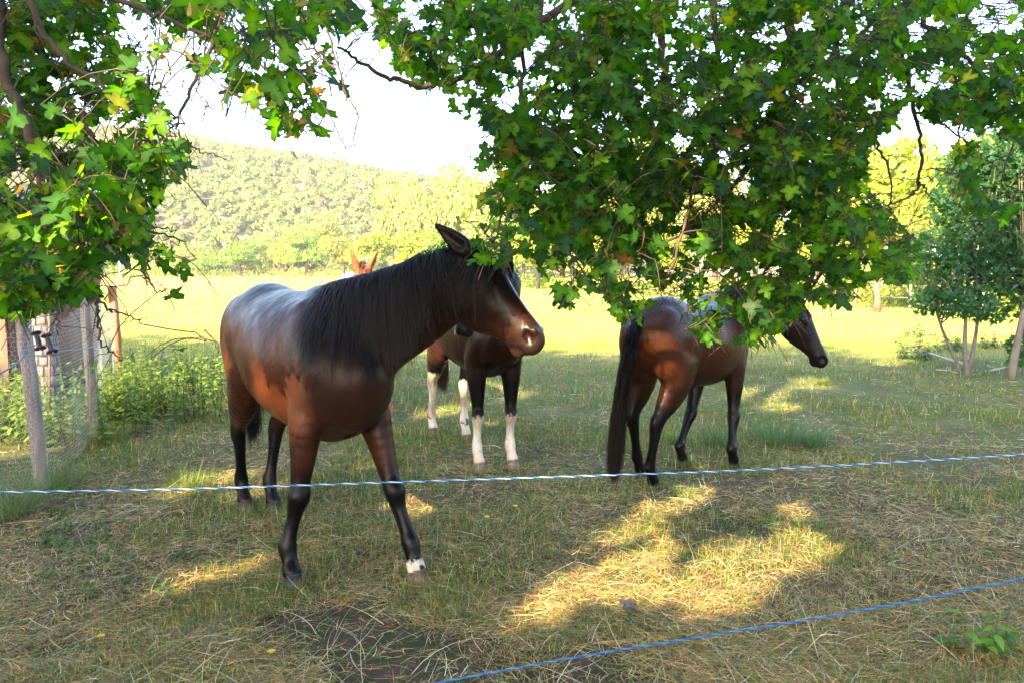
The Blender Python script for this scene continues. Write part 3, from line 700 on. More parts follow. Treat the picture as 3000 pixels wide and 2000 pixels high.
def lerpc(a, b, t): t = np.clip(t, 0, 1)[..., None]; return np.array(a)*(1-t)+np.array(b)*t
def wav(V, f, s=0):
    return (np.sin(V[:, 0]*f+s)+np.sin(V[:, 1]*f*1.3+s*2+V[:, 2]*f*.7)+np.sin(V[:, 2]*f*1.1+s*3+V[:, 0]*f*.6))/3
BLK = (.0025, .0022, .0028)
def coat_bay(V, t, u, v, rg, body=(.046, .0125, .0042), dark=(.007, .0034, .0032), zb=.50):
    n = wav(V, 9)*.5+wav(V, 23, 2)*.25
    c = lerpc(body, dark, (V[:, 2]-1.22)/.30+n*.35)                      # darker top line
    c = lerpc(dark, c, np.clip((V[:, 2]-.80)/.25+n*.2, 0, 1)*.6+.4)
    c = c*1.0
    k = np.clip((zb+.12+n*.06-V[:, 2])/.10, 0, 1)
    c = c*(1-k[:, None])+np.array(BLK)*k[:, None]
    hd = t > -.05
    ck = np.where(hd, 1, 0)[:, None]*.75
    hc = lerpc((.0075, .004, .0036), (.019, .0072, .0042), (t-.45)/.25+n*.3); hc = lerpc(hc, (.008, .0065, .007), (t-.80)/.08); hc = lerpc((.0015, .001, .001), hc, (np.sqrt(((t-.935)*.6)**2+(u+.062)**2)-.020)/.012)
    c = c*(1-ck)+hc*ck
    # neck darker
    kn = (np.clip((V[:, 0]-.40)/.22, 0, 1)*np.clip((V[:, 2]-.72)/.2, 0, 1)*(~hd))[:, None]*.8
    c = c*(1-kn)+np.array((.012, .0065, .0055))*kn
    return c
# ------------------------------------------------------------------ the five horses
def coat_main(V, t, u, v, rg):
    c = coat_bay(V, t, u, v, rg)
    lf = (V[:, 1] > .0) & (V[:, 0] > .35)          # white pastern on the left forefoot
    k = np.clip((.118+wav(V, 50)*.014+rg.normal(0, .006, len(V))-V[:, 2])/.010, 0, 1)*lf*(wav(V, 70, 1) > -.35)
    c = c*(1-k[:, None])+np.array((.50, .46, .40))*k[:, None]
    return c
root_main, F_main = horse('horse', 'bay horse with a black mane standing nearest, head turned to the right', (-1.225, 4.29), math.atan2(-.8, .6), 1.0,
    {'LF': (-.49, 3.72), 'RF': (-1.12, 3.66), 'LH': (-1.61, 4.88), 'RH': (-1.81, 4.90)},
    hk=1.42, mane_from=.24, chest=.055, n0z=1.13,
    poll=P((1078, 577), 3.5), nose=P((1256, 764), 3.36), h=.0095, coat=coat_main, hair_col=(.0035, .0035, .006),
    hoof_cols={'LF': (.10, .07, .055), 'RF': (.03, .03, .035), 'LH': (.03, .03, .03), 'RH': (.05, .04, .035)},
    ears=[(-.5, .7, .2), (-.78, .05, .62)], mane_len=.54, mane_n=6000, belly=1.09, neck_up=-2.4, neck_thick=1.16, seed=3)
def coat_pinto(V, t, u, v, rg):
    c = coat_bay(V, t, u, v, rg, body=(.030, .011, .007), dark=(.012, .007, .0065), zb=.72)
    fr = V[:, 0] > 0
    top = np.where(fr, .455, np.where(V[:, 1] > 0, .60, .68))+wav(V, 14)*.02+rg.normal(0, .012, len(V))
    k = np.clip((top-V[:, 2])/.015, 0, 1)
    k = k*(1-.8*(np.abs(V[:, 2]-.20+wav(V, 60)*.03) < .03)*(wav(V, 50) > .25))
    st = (np.abs(V[:, 0]-.33+.10*(V[:, 2]-1.2)+wav(V, 20)*.02) < .05*np.clip((V[:, 2]-1.12)/.25, 0, 1.6)) & (V[:, 2] > 1.12)
    st |= (V[:, 0] > .1) & (V[:, 0] < .6) & (V[:, 2] > 1.46+wav(V, 12)*.03)
    k = np.maximum(k, st*1.)
    return c*(1-k[:, None])+lerpc((.50, .45, .38), (.30, .20, .13), wav(V, 17)*.5+.35+np.clip(.25-V[:, 2], 0, .2)*2)*k[:, None]
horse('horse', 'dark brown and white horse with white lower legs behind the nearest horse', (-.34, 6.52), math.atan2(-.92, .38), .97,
    {'LF': (.01, 6.0), 'RF': (-.26, 5.9), 'LH': (-.43, 6.95), 'RH': (-.78, 7.25)},
    poll=P((1165, 628), 5.75), nose=P((1045, 742), 5.45), h=.013, coat=coat_pinto, hair_col=(.05, .025, .015),
    hoof_cols={k: (.16, .12, .10) for k in ('LF', 'RF', 'LH', 'RH')}, mane_n=500, mane_len=.3, mane_side=1, seed=5)
def coat_skewbald(V, t, u, v, rg):
    n = wav(V, 5, 1)
    k = np.clip((n*.4+.9*(V[:, 0] < .42)-.35)*6, 0, 1)*(t < -.5)
    return lerpc((.20, .062, .022), (.22, .07, .03), n)*(1-k[:, None])+np.array((.66, .66, .64))*k[:, None]
horse('horse', 'chestnut and white horse hidden behind the back of the nearest horse, ears pricked', (-1.74, 8.55), math.atan2(-.93, .36), 1.05,
    {k: v for k, v in zip(('LF', 'RF', 'LH', 'RH'), [(-1.33, 7.9), (-1.60, 7.85), (-1.80, 9.2), (-2.06, 9.1)])},
    poll=P((834, 618), 7.35), nose=P((838, 706), 6.95), h=.016, coat=coat_skewbald, hair_col=(.085, .03, .018),
    hoof_cols={k: (.16, .12, .10) for k in ('LF', 'RF', 'LH', 'RH')}, mane_n=700, mane_len=.3, ears=[(.42, -.1, .8), (-.28, -.1, .95)], seed=6)
def coat_dark(V, t, u, v, rg):
    c = coat_bay(V, t, u, v, rg, body=(.040, .0115, .0045), dark=(.006, .0034, .0033), zb=.62)
    hd = t > -.05
    k = np.where(hd, .8, 0)[:, None]
    c = c*(1-k)+np.array((.0055, .0045, .005))*k
    kn = (np.clip((V[:, 0]-.25)/.4, 0, 1)*np.clip((V[:, 2]-.8)/.3, 0, 1)*.8)[:, None]
    return c*(1-kn)+np.array((.010, .006, .0055))*kn
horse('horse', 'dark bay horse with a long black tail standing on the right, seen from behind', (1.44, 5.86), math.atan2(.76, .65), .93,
    {'LF': (1.44, 6.10), 'RF': (1.84, 6.0), 'LH': (1.02, 5.72), 'RH': (1.06, 5.40)},
    poll=P((1822, 690), 6.1), nose=P((1908, 826), 6.0), h=.012, coat=coat_dark, hair_col=(.0035, .003, .003),
    hoof_cols={k: (.03, .03, .03) for k in ('LF', 'RF', 'LH', 'RH')}, mane_n=900, mane_len=.34, mane_side=-1, tail_len=1.16, belly=1.06, tail_mid=(-.06, .12), hk=1.2, seed=8)
def coat_chestnut(V, t, u, v, rg): return lerpc((.13, .045, .022), (.17, .065, .035), wav(V, 6))
horse('horse', 'chestnut pony far behind the dark horse, only the ridge of its back in view', P((1590, 700), 11.8)[:2], math.atan2(.97, .1), .71,
    {k: v for k, v in zip(('LF', 'RF', 'LH', 'RH'), [tuple(P((1590+dx, 700), 11.8)[:2]+np.array((0, dy))) for dx, dy in ((-16, .4), (16, .4), (-16, -.4), (16, -.4))])},
    poll=P((1625, 730), 12.8), nose=P((1640, 765), 13.1), h=.018, coat=coat_chestnut, hair_col=(.06, .025, .015),
    hoof_cols={k: (.05, .04, .04) for k in ('LF', 'RF', 'LH', 'RH')}, mane_n=300, mane_len=.25, seed=9)
# ------------------------------------------------------------------ the two field maples whose boughs hang into the picture
def maple_leaf(rg, size=1.0, nlobe_round=.0):
    """five-lobed leaf, base at the origin, tip towards +y, about 1 across; returns V, tris"""
    key = [(-90, .10), (-62, .30), (-48, .33), (-30, .40), (-18, .34), (-2, .30), (8, .46), (17, .53), (27, .50), (38, .34), (50, .27), (60, .42), (72, .58), (82, .62), (90, .66)]
    ang = [k[0] for k in key]+[180-k[0] for k in key[-2::-1]]; rad = [k[1] for k in key]+[k[1] for k in key[-2::-1]]
    a = np.radians(ang[:-1] if ang[-1] == 270 else ang); r = np.array(rad[:len(a)])*(1+rg.normal(0, .045, len(a)))
    x = r*np.cos(a); y = r*np.sin(a)+.16; n = len(a)
    curl = rg.uniform(.12, .5); cup = rg.uniform(-.15, .35)
    z = cup*np.abs(x)*.8-curl*np.clip(y, 0, 1)**2*.5+rg.normal(0, .018, n)
    V = np.vstack([[0, .16, 0], [0, .42, -curl*.08-.01], np.stack([x, y, z], -1)]); F = []
    top = [i for i in range(n)]
    for i in range(n):
        j = (i+1) % n; c = 1 if (y[i]+y[j])/2 > .28 else 0
        F.append((c, i+2, j+2))
    # close the seam between the two centres
    for s_ in (0, 1):
        pass
    ids = [i for i in range(n) if ((y[i]+y[(i+1) % n])/2 > .28) != ((y[i-1]+y[i])/2 > .28)]
    for i in ids: F.append((0, 1, i+2) if x[i] < 0 else (1, 0, i+2))
    V = V*size; V[:, 1] += .0
    # petiole: a thin three-sided stalk from the leaf base backwards
    pl = .55*size; w_ = .012*size
    b = len(V); P0 = np.array([(w_, .1*size, 0), (-w_, .1*size, 0), (0, .1*size, w_), (w_, -pl, .05*size), (-w_, -pl, .05*size), (0, -pl, .05*size+w_)])
    V = np.vstack([V, P0]); F += [(b, b+1, b+4), (b, b+4, b+3), (b+1, b+2, b+5), (b+1, b+5, b+4), (b+2, b, b+3), (b+2, b+3, b+5)]
    return V, np.array(F)
def in_poly(X, Y, poly):
    p = np.array(poly, float); r = np.zeros(X.shape, bool); j = len(p)-1
    for i in range(len(p)):
        c = ((p[i, 1] > Y) != (p[j, 1] > Y)) & (X < (p[j, 0]-p[i, 0])*(Y-p[i, 1])/(p[j, 1]-p[i, 1]+1e-9)+p[i, 0]); r ^= c; j = i
    return r
LEAFM = []
def leaf_material():
    m = bpy.data.materials.new('maple_leaf'); m.use_nodes = True; n = m.node_tree.nodes; L = m.node_tree.links; n.clear()
    out = n.new('ShaderNodeOutputMaterial'); b = n.new('ShaderNodeBsdfPrincipled'); b.inputs['Roughness'].default_value = .5; b.inputs['Specular IOR Level'].default_value = .2
    a = n.new('ShaderNodeAttribute'); a.attribute_name = 'Col'; tc = n.new('ShaderNodeTexCoord')
    t = n.new('ShaderNodeTexNoise'); t.inputs['Scale'].default_value = 60; L.new(tc.outputs['Object'], t.inputs['Vector'])
    mr = n.new('ShaderNodeMapRange'); mr.inputs[3].default_value = .75; mr.inputs[4].default_value = 1.25; L.new(t.outputs[0], mr.inputs[0])
    vs = n.new('ShaderNodeVectorMath'); vs.operation = 'SCALE'; L.new(a.outputs['Color'], vs.inputs[0]); L.new(mr.outputs[0], vs.inputs['Scale']); L.new(vs.outputs[0], b.inputs['Base Color'])
    g = n.new('ShaderNodeVectorMath'); g.operation = 'MULTIPLY'; g.inputs[1].default_value = (3.6, 3.4, .5); L.new(vs.outputs[0], g.inputs[0])
    tr = n.new('ShaderNodeBsdfTranslucent'); L.new(g.outputs[0], tr.inputs[0])
    bp = n.new('ShaderNodeBump'); bp.inputs['Strength'].default_value = .35; bp.inputs['Distance'].default_value = .002; L.new(t.outputs[0], bp.inputs['Height']); L.new(bp.outputs[0], b.inputs['Normal'])
    ms = n.new('ShaderNodeMixShader'); ms.inputs[0].default_value = .5; L.new(b.outputs[0], ms.inputs[1]); L.new(tr.outputs[0], ms.inputs[2]); L.new(ms.outputs[0], out.inputs[0])
    return m
M_leaf = leaf_material()
M_twig = mat('maple_twig', base=(.06, .042, .032), rough=.8, noise=(25, .35), bump=(60, .6, .002))
_lr = np.random.default_rng(90)
LV = [maple_leaf(_lr) for _ in range(7)]
LCOL = [(.017, .068, .007), (.030, .098, .006), (.010, .044, .008), (.055, .135, .006), (.008, .036, .013), (.021, .078, .006), (.10, .13, .010), (.09, .055, .018)]
LW = np.array([.2, .2, .15, .15, .12, .15, .03, .005]); LW = LW/LW.sum()
LM = {}
def leaf_me(k, c):
    if (k, c) not in LM:
        V, F = LV[k]; cc = np.tile(np.array(LCOL[c], float), (len(V), 1)); cc[:2] *= (2.1, 1.7, 1.8); cc[-6:] = (.16, .11, .04); LM[(k, c)] = mesh_np('leaf', V, F, M_leaf, False, cc)
    return LM[(k, c)]
def frame_q(T, N):
    """columns: x = side, y = T, z = N"""
    T = nrm(T); X = nrm(np.cross(T, N)); Z = np.cross(X, T); return np.stack([X, T, Z], -1)

def maple(name, label, base, trunk, limbs, twigs, polys, holes, rg, nclus, drange, leafsize, extra_pts=None, part_n=300):
    t = empty(name, base); tag(t, label, 'tree'); base = np.array(base, float)
    V, F = tube_np(smooth_path(np.array(trunk), 5)[:, :3]-base, smooth_path(np.array(trunk), 5)[:, 3], 12); obj('trunk', mesh_np('trunk', V, F, M_bark, True), t)
    for lb in limbs:
        q = smooth_path(np.array(lb), 6); V, F = tube_np(q[:, :3]-base, q[:, 3], 9); obj('limb', mesh_np('limb', V, F, M_bark, True), t)
    allp = []
    for row in twigs:            # traced boughs: list of (D, depth, radius)
        pts = np.array([(*P(D, d), r) for D, d, r in row]); q = smooth_path(pts, 5)
        q[1:-1, :3] += rg.normal(0, .004, q[1:-1, :3].shape)
        if row[0][0][1] <= 60:   # comes from above the picture: carry on to the nearest limb
            hub = np.vstack([smooth_path(np.array(lb), 6)[:, :3] for lb in limbs]); h = hub[np.argmin(np.linalg.norm(hub-q[0, :3]-np.array((0, 0, .4)), axis=1))]
            k = smooth_path(np.array([(*h, q[0, 3]*1.8), (*(h*.5+q[0, :3]*.5+np.array((0, 0, .15))), q[0, 3]*1.35), (*q[0, :3], q[0, 3])]), 5)[:-1]; q = np.vstack([k, q])
        V, F = tube_np(q[:, :3]-base, q[:, 3], 7); obj('branch', mesh_np('branch', V, F, M_twig, True), t)
        allp.append(q[:, :3])
        # short side spurs
        A = Acc(); 
        for _ in range(max(2, len(q)//6)):
            i = rg.integers(len(q)//3, len(q)); dirn = nrm(rg.normal(0, 1, 3)*np.array((1, .6, .7))+np.array((0, 0, -.4))); L_ = rg.uniform(.04, .11)
            pp = np.array([q[i, :3], q[i, :3]+dirn*L_*.5+rg.normal(0, .01, 3), q[i, :3]+dirn*L_+np.array((0, 0, -.03))]); v, f = tube_np(pp-base, np.array((.5, .35, .2))*max(.003, min(q[i, 3], .006)), 5); A.add(v, f)
        o = obj('spurs', A.mesh('spurs', M_twig), t); o['kind'] = 'stuff'
    allp = np.vstack(allp)
    # clusters: short hanging twigs carrying opposite leaves
    P_, T_, N_, S_ = [], [], [], []; TA = Acc()
    def pick():
        poly, w_ = polys[rg.choice(len(polys), p=PW)]; pp = np.array(poly)
        for _ in range(60):
            D = rg.uniform(pp.min(0), pp.max(0))
            if in_poly(np.array([D[0]]), np.array([D[1]]), poly)[0]: return D
        return pp.mean(0)
    area = []
    for poly, w_ in polys:
        p = np.array(poly, float); x, y = p[:, 0], p[:, 1]; area.append(.5*abs(np.dot(x, np.roll(y, 1))-np.dot(y, np.roll(x, 1)))*w_)
    PW = np.array(area)/sum(area)
    cl = [(P(D, d), d) for D, d in ((pick(), rg.uniform(*drange)) for _ in range(nclus))]
    if extra_pts is not None: cl += [(p, 9) for p in extra_pts]
    gc = in_gap(np.array([c for c, d in cl]), .03)
    for ci, (c, d) in enumerate(cl):
        if gc[ci]: continue
        L_ = rg.uniform(.10, .24); h = rg.uniform(0, 6.28); dirn = nrm(np.array((math.cos(h)*.7, math.sin(h)*.7, -rg.uniform(.1, 1.0))))
        q = c+np.outer(np.linspace(-.5, .5, 5), dirn*L_)+np.array((0, 0, -.03))*np.linspace(-1, 1, 5)[:, None]**2
        j = np.argmin(np.linalg.norm(allp-q[0], axis=1))
        # carrier twig back towards the closest bough
        back = allp[j]; dist = np.linalg.norm(back-q[0])
        thin_ = False
        if dist < .15 or (dist < .5 and rg.random() < .4):
            thin_ = True; mids = [back*(1-u_)+q[0]*u_+rg.normal(0, .010, 3)+np.array((0, 0, .05*math.sin(u_*3.14)*dist*2)) for u_ in (.25, .5, .75)]; pts = np.vstack([back, *mids, q])
        else: pts = np.vstack([q[0]+nrm((back-q[0])*np.array((1, 1, .3))+np.array((0, 0, .5*dist)))*.06, q])
        v, f = tube_np(pts-base, np.linspace(.0019 if thin_ else .0026, .0012, len(pts)), 4); TA.add(v, f)
        nl = rg.integers(5, 10)
        for i in range(nl):
            s_ = i/(nl-1); bp = q[0]*(1-s_)+q[-1]*s_; sg = 1 if i % 2 else -1
            side = nrm(np.cross(dirn, (0, 0, 1))*sg+dirn*rg.uniform(.2, .9)+np.array((0, 0, rg.uniform(-.9, .25)))+rg.normal(0, .25, 3))
            sz = leafsize*rg.uniform(.62, 1.18); tip = side; nrmv = np.array((0, 0, 1.))+rg.normal(0, .45, 3)
            if rg.random() < .5: nrmv = nrmv+np.array((0, -.9, 0))
            P_.append(bp+side*sz*.55); T_.append(tip); N_.append(nrmv); S_.append(sz)
    P_, T_, N_, S_ = map(np.array, (P_, T_, N_, S_))
    # leaves stay inside the traced outline and out of the sun gaps
    rel = P_+nrm(T_)*S_[:, None]*.3-np.array((0, 0, CAM_H)); cp, sp = math.cos(PITCH), math.sin(PITCH)
    zc = rel[:, 1]*cp-rel[:, 2]*sp; X = (rel[:, 0]/np.maximum(zc, .05)*739.6+512)/.43537; Y = (341.3-(rel[:, 2]*cp+rel[:, 1]*sp)/np.maximum(zc, .05)*739.6)/.43537
    fr = (zc > .05) & (X > -60) & (X < 2412) & (Y > -60) & (Y < 1600)
    okk = np.zeros(len(P_), bool)
    for poly, w_ in polys: okk |= in_poly(X, Y, poly)
    for hx, hy, hr in holes: okk &= ~(((X-hx)**2+(Y-hy)**2 < hr*hr*1.2) & (rg.random(len(X)) < .93))
    keep = (okk | ~fr) & ~in_gap(P_, .045) & (rel[:, 1] > -40)
    keep &= (np.linalg.norm(rel, axis=1) > 1.1)
    P_, T_, N_, S_ = P_[keep], T_[keep], N_[keep], S_[keep]; X, Y, zc, fr = X[keep], Y[keep], zc[keep], fr[keep]
    Q = frame_q(T_, N_); kk = rg.integers(0, len(LV), len(P_)); cc = rg.choice(len(LCOL), len(P_), p=LW)
    big = np.where(fr & (X > 0) & (X < 2352) & (Y > 0), S_/np.maximum(zc, .1), 0); order = np.argsort(-big); sel = order[:part_n]; rest = order[part_n:]
    for i in sel:
        o = obj('leaf', leaf_me(int(kk[i]), int(cc[i])), t); M = Matrix([list(Q[i][r]*S_[i])+[P_[i][r]-base[r]] for r in range(3)]+[[0, 0, 0, 1]]); o.matrix_local = M
    VV, FF, CC = [], [], []; off = 0
    for k in range(len(LV)):
        ids = rest[kk[rest] == k]; v, f = LV[k]; 
        if not len(ids): continue
        W = np.einsum('nij,vj->nvi', Q[ids]*S_[ids][:, None, None], v)+(P_[ids]-base)[:, None]; nv = len(v)
        c = np.repeat(np.array(LCOL)[cc[ids]][:, None], nv, axis=1)*rg.uniform(.8, 1.25, (len(ids), 1, 1)); c[:, :2] *= (2.1, 1.7, 1.8); c[:, -6:] = (.16, .11, .04)
        VV.append(W.reshape(-1, 3)); FF.append((f[None]+(np.arange(len(ids))*nv)[:, None, None]+off).reshape(-1, 3)); CC.append(c.reshape(-1, 3)); off += len(ids)*nv
    o = obj('foliage', mesh_np('foliage', np.vstack(VV), np.vstack(FF), M_leaf, False, np.vstack(CC)), t); o['kind'] = 'stuff'
    o = obj('twigs', TA.mesh('twigs', M_twig), t); o['kind'] = 'stuff'
    # bunches of dry winged seeds
    A = Acc(); ids = rg.choice(len(P_), min(len(P_)//7, 420), replace=False)
    for i in ids:
        for k in range(rg.integers(4, 9)):
            c = P_[i]-T_[i]*S_[i]*.5+rg.normal(0, .012, 3)+np.array((0, 0, -.02)); dv = nrm(rg.normal(0, 1, 3)+np.array((0, 0, -.3))); sd = nrm(np.cross(dv, rg.normal(0, 1, 3)))
            v = np.array([c, c+dv*.012+sd*.004, c+dv*.026+sd*.005, c+dv*.030, c+dv*.026-sd*.004, c+dv*.012-sd*.003]); A.add(v-base, np.array([(0, 1, 5), (1, 2, 5), (2, 4, 5), (2, 3, 4)]), np.array([(.16, .13, .05), (.20, .12, .06), (.12, .13, .04)][rg.integers(0, 3)]))
    o = obj('seeds', A.mesh('seeds', M_leaf, False), t); o['kind'] = 'stuff'
    return t

def tw(ds, d0, d1, r0, r1): 
    n = len(ds); return [(ds[i], d0+(d1-d0)*i/(n-1), r0+(r1-r0)*i/(n-1)) for i in range(n)]
right_twigs = [
 tw([(1340, -30), (1321, 0), (1236, 48), (1170, 38), (1097, 40), (1027, 59)], 3.0, 3.0, .020, .007),
 tw([(1236, 48), (1203, 84), (1126, 139), (1082, 169), (1027, 191), (972, 198), (905, 183), (862, 169), (815, 135), (775, 110)], 3.0, 2.6, .017, .0045),
 tw([(1519, -30), (1519, 60), (1521, 121), (1527, 220), (1521, 300), (1519, 367), (1521, 433)], 2.9, 2.9, .017, .008),
 tw([(1519, 418), (1464, 480), (1442, 510), (1400, 560)], 2.9, 2.8, .010, .004),
 tw([(1519, 403), (1548, 418), (1585, 436), (1651, 455)], 2.9, 2.9, .009, .004),
 tw([(1370, -20), (1365, 0), (1350, 81), (1324, 183), (1285, 260), (1247, 323)], 2.8, 2.7, .010, .004),
 tw([(1440, -20), (1434, 55), (1405, 154), (1335, 257), (1284, 319)], 3.0, 2.8, .008, .004),
 tw([(1800, 140), (1725, 110), (1632, 88), (1581, 81)], 3.2, 3.0, .012, .006),
 tw([(1814, -30), (1814, 50), (1812, 105), (1775, 122), (1700, 108), (1646, 95)], 3.2, 3.1, .024, .012),
 tw([(1812, 105), (1870, 100), (1936, 101), (2010, 120)], 3.2, 3.3, .013, .007),
 tw([(1803, 203), (1775, 273), (1733, 357), (1700, 405), (1670, 441)], 3.1, 2.9, .011, .005),
 tw([(2040, -20), (2034, 30), (2031, 52), (1996, 94), (1985, 140), (1978, 224)], 3.4, 3.3, .020, .006),
 tw([(2031, 40), (2055, 70), (2080, 160), (2094, 227), (2108, 297), (2115, 360), (2110, 420), (2090, 451), (2031, 476)], 3.3, 3.0, .012, .0035),
 tw([(2110, 420), (2122, 432), (2132, 448)], 3.0, 3.0, .006, .003),
 tw([(2192, -20), (2190, 80), (2192, 150), (2203, 240), (2202, 315), (2195, 380)], 3.4, 3.2, .009, .003),
 tw([(2010, 300), (2017, 343), (2041, 385), (2048, 440), (2046, 490)], 3.0, 3.0, .006, .003),
 tw([(2101, 255), (2135, 272), (2171, 290), (2241, 346)], 3.1, 3.1, .007, .003),
 tw([(1725, 370), (1700, 410), (1669, 444), (1560, 540), (1470, 590)], 2.9, 2.6, .008, .003),
 tw([(1640, -20), (1650, 150), (1640, 300), (1600, 420), (1560, 560), (1530, 640)], 2.8, 2.5, .011, .003),
 tw([(1905, -20), (1920, 150), (1925, 330), (1940, 480), (1900, 600), (1850, 680)], 3.1, 2.7, .011, .003),
 tw([(1180, -20), (1200, 160), (1190, 330), (1160, 470), (1130, 560)], 2.6, 2.4, .009, .003),
 tw([(1740, 440), (1760, 560), (1745, 660), (1700, 730)], 2.8, 2.6, .006, .002),
 tw([(1247, 323), (1240, 430), (1300, 560), (1360, 650), (1420, 700)], 2.7, 2.4, .006, .002),
 tw([(2120, 60), (2200, 120), (2290, 200), (2330, 300), (2300, 420)], 3.4, 3.2, .012, .003)]
RP = [([(835, -40), (872, 60), (852, 90), (880, 105), (905, 110), (905, 160), (965, 205), (1035, 205), (1040, 255), (1110, 300), (1180, 330), (1230, 480), (1400, 560), (1700, 470), (1990, 330), (2090, 250), (2352, 330), (2420, 420), (2420, -60)], 1.0),
      ([(1110, 300), (1145, 335), (1100, 345), (1098, 385), (1130, 390), (1140, 410), (1090, 480), (1068, 555), (1070, 605), (1110, 600), (1150, 612), (1180, 575), (1215, 590), (1240, 620), (1270, 660), (1278, 720), (1310, 712), (1330, 660), (1400, 690), (1430, 745), (1475, 748), (1490, 700), (1575, 690), (1585, 770), (1610, 770), (1640, 790), (1660, 762), (1720, 800), (1770, 790), (1815, 730), (1850, 690), (1900, 700), (1965, 700), (1985, 640), (2050, 650), (2110, 640), (2128, 560), (2060, 500), (1990, 430), (2000, 320), (1700, 330), (1300, 330)], .95),
      ([(2190, 330), (2245, 330), (2250, 440), (2310, 440), (2330, 500), (2285, 520), (2210, 460)], .8)]
right_holes = [(1780, 85, 38), (1850, 60, 24), (2120, 75, 34), (2165, 170, 40), (2110, 190, 32), (2060, 205, 26), (2090, 262, 24), (2290, 25, 62), (2225, 130, 24), (2010, 130, 18), (1900, 200, 18), (1960, 180, 20), (2010, 240, 18),
               (1845, 222, 22), (1780, 150, 18), (1500, 80, 14), (1240, 100, 20), (1200, 130, 24), (1130, 125, 26), (1085, 80, 16), (1260, 30, 26), (960, 50, 18), (930, 35, 18), (1060, 190, 18), (1100, 215, 12),
               (1590, 250, 20), (1560, 330, 26), (1660, 360, 24), (1600, 370, 22), (1630, 470, 30), (1700, 540, 26), (1380, 340, 14), (1250, 440, 22), (1230, 470, 16), (1400, 470, 24), (1500, 500, 24), (1560, 560, 18), (1440, 620, 20), (1530, 690, 30), (1640, 640, 24), (1330, 620, 22), (1780, 620, 20), (1850, 580, 22), (1920, 560, 16), (1960, 470, 18), (1990, 600, 20), (1420, 420, 12), (1310, 260, 12), (1480, 230, 12),
               (1700, 420, 34), (1590, 460, 26), (1370, 560, 22), (1480, 660, 26), (1690, 660, 26), (1800, 520, 26), (1880, 640, 20), (1290, 640, 22), (1540, 610, 24), (1740, 590, 20), (2040, 560, 16), (1930, 430, 14), (1560, 500, 22), (1780, 700, 14)]
_rg = np.random.default_rng(101)
trunkR = [(2.9, -1.6, -.1, .26), (2.8, -1.5, 1.2, .2), (2.6, -1.2, 2.4, .17), (2.5, -1.0, 3.6, .13)]
limbsR = [[(2.6, -1.2, 2.4, .12), (2.3, .2, 3.3, .10), (1.6, 1.8, 3.7, .07), (.9, 3.0, 3.7, .045), (.2, 3.3, 3.6, .03), (-.5, 3.4, 3.6, .02)],
          [(2.5, -1.0, 3.6, .11), (2.7, 1.0, 4.1, .09), (2.4, 2.8, 4.0, .06), (1.9, 3.8, 3.8, .03)],
          [(2.6, -1.1, 3.0, .09), (3.3, .8, 3.5, .07), (3.4, 2.6, 3.5, .04)]]
xr = np.stack([_rg.uniform(-1.2, 4.2, 420), _rg.uniform(.2, 4.2, 420), _rg.uniform(2.9, 4.6, 420)], -1)
maple('field_maple', 'field maple whose dense leafy boughs hang over the right half of the pasture', (2.9, -1.6, 0), trunkR, limbsR, right_twigs, RP, right_holes, _rg, 1650, (2.25, 3.6), .063, extra_pts=xr)
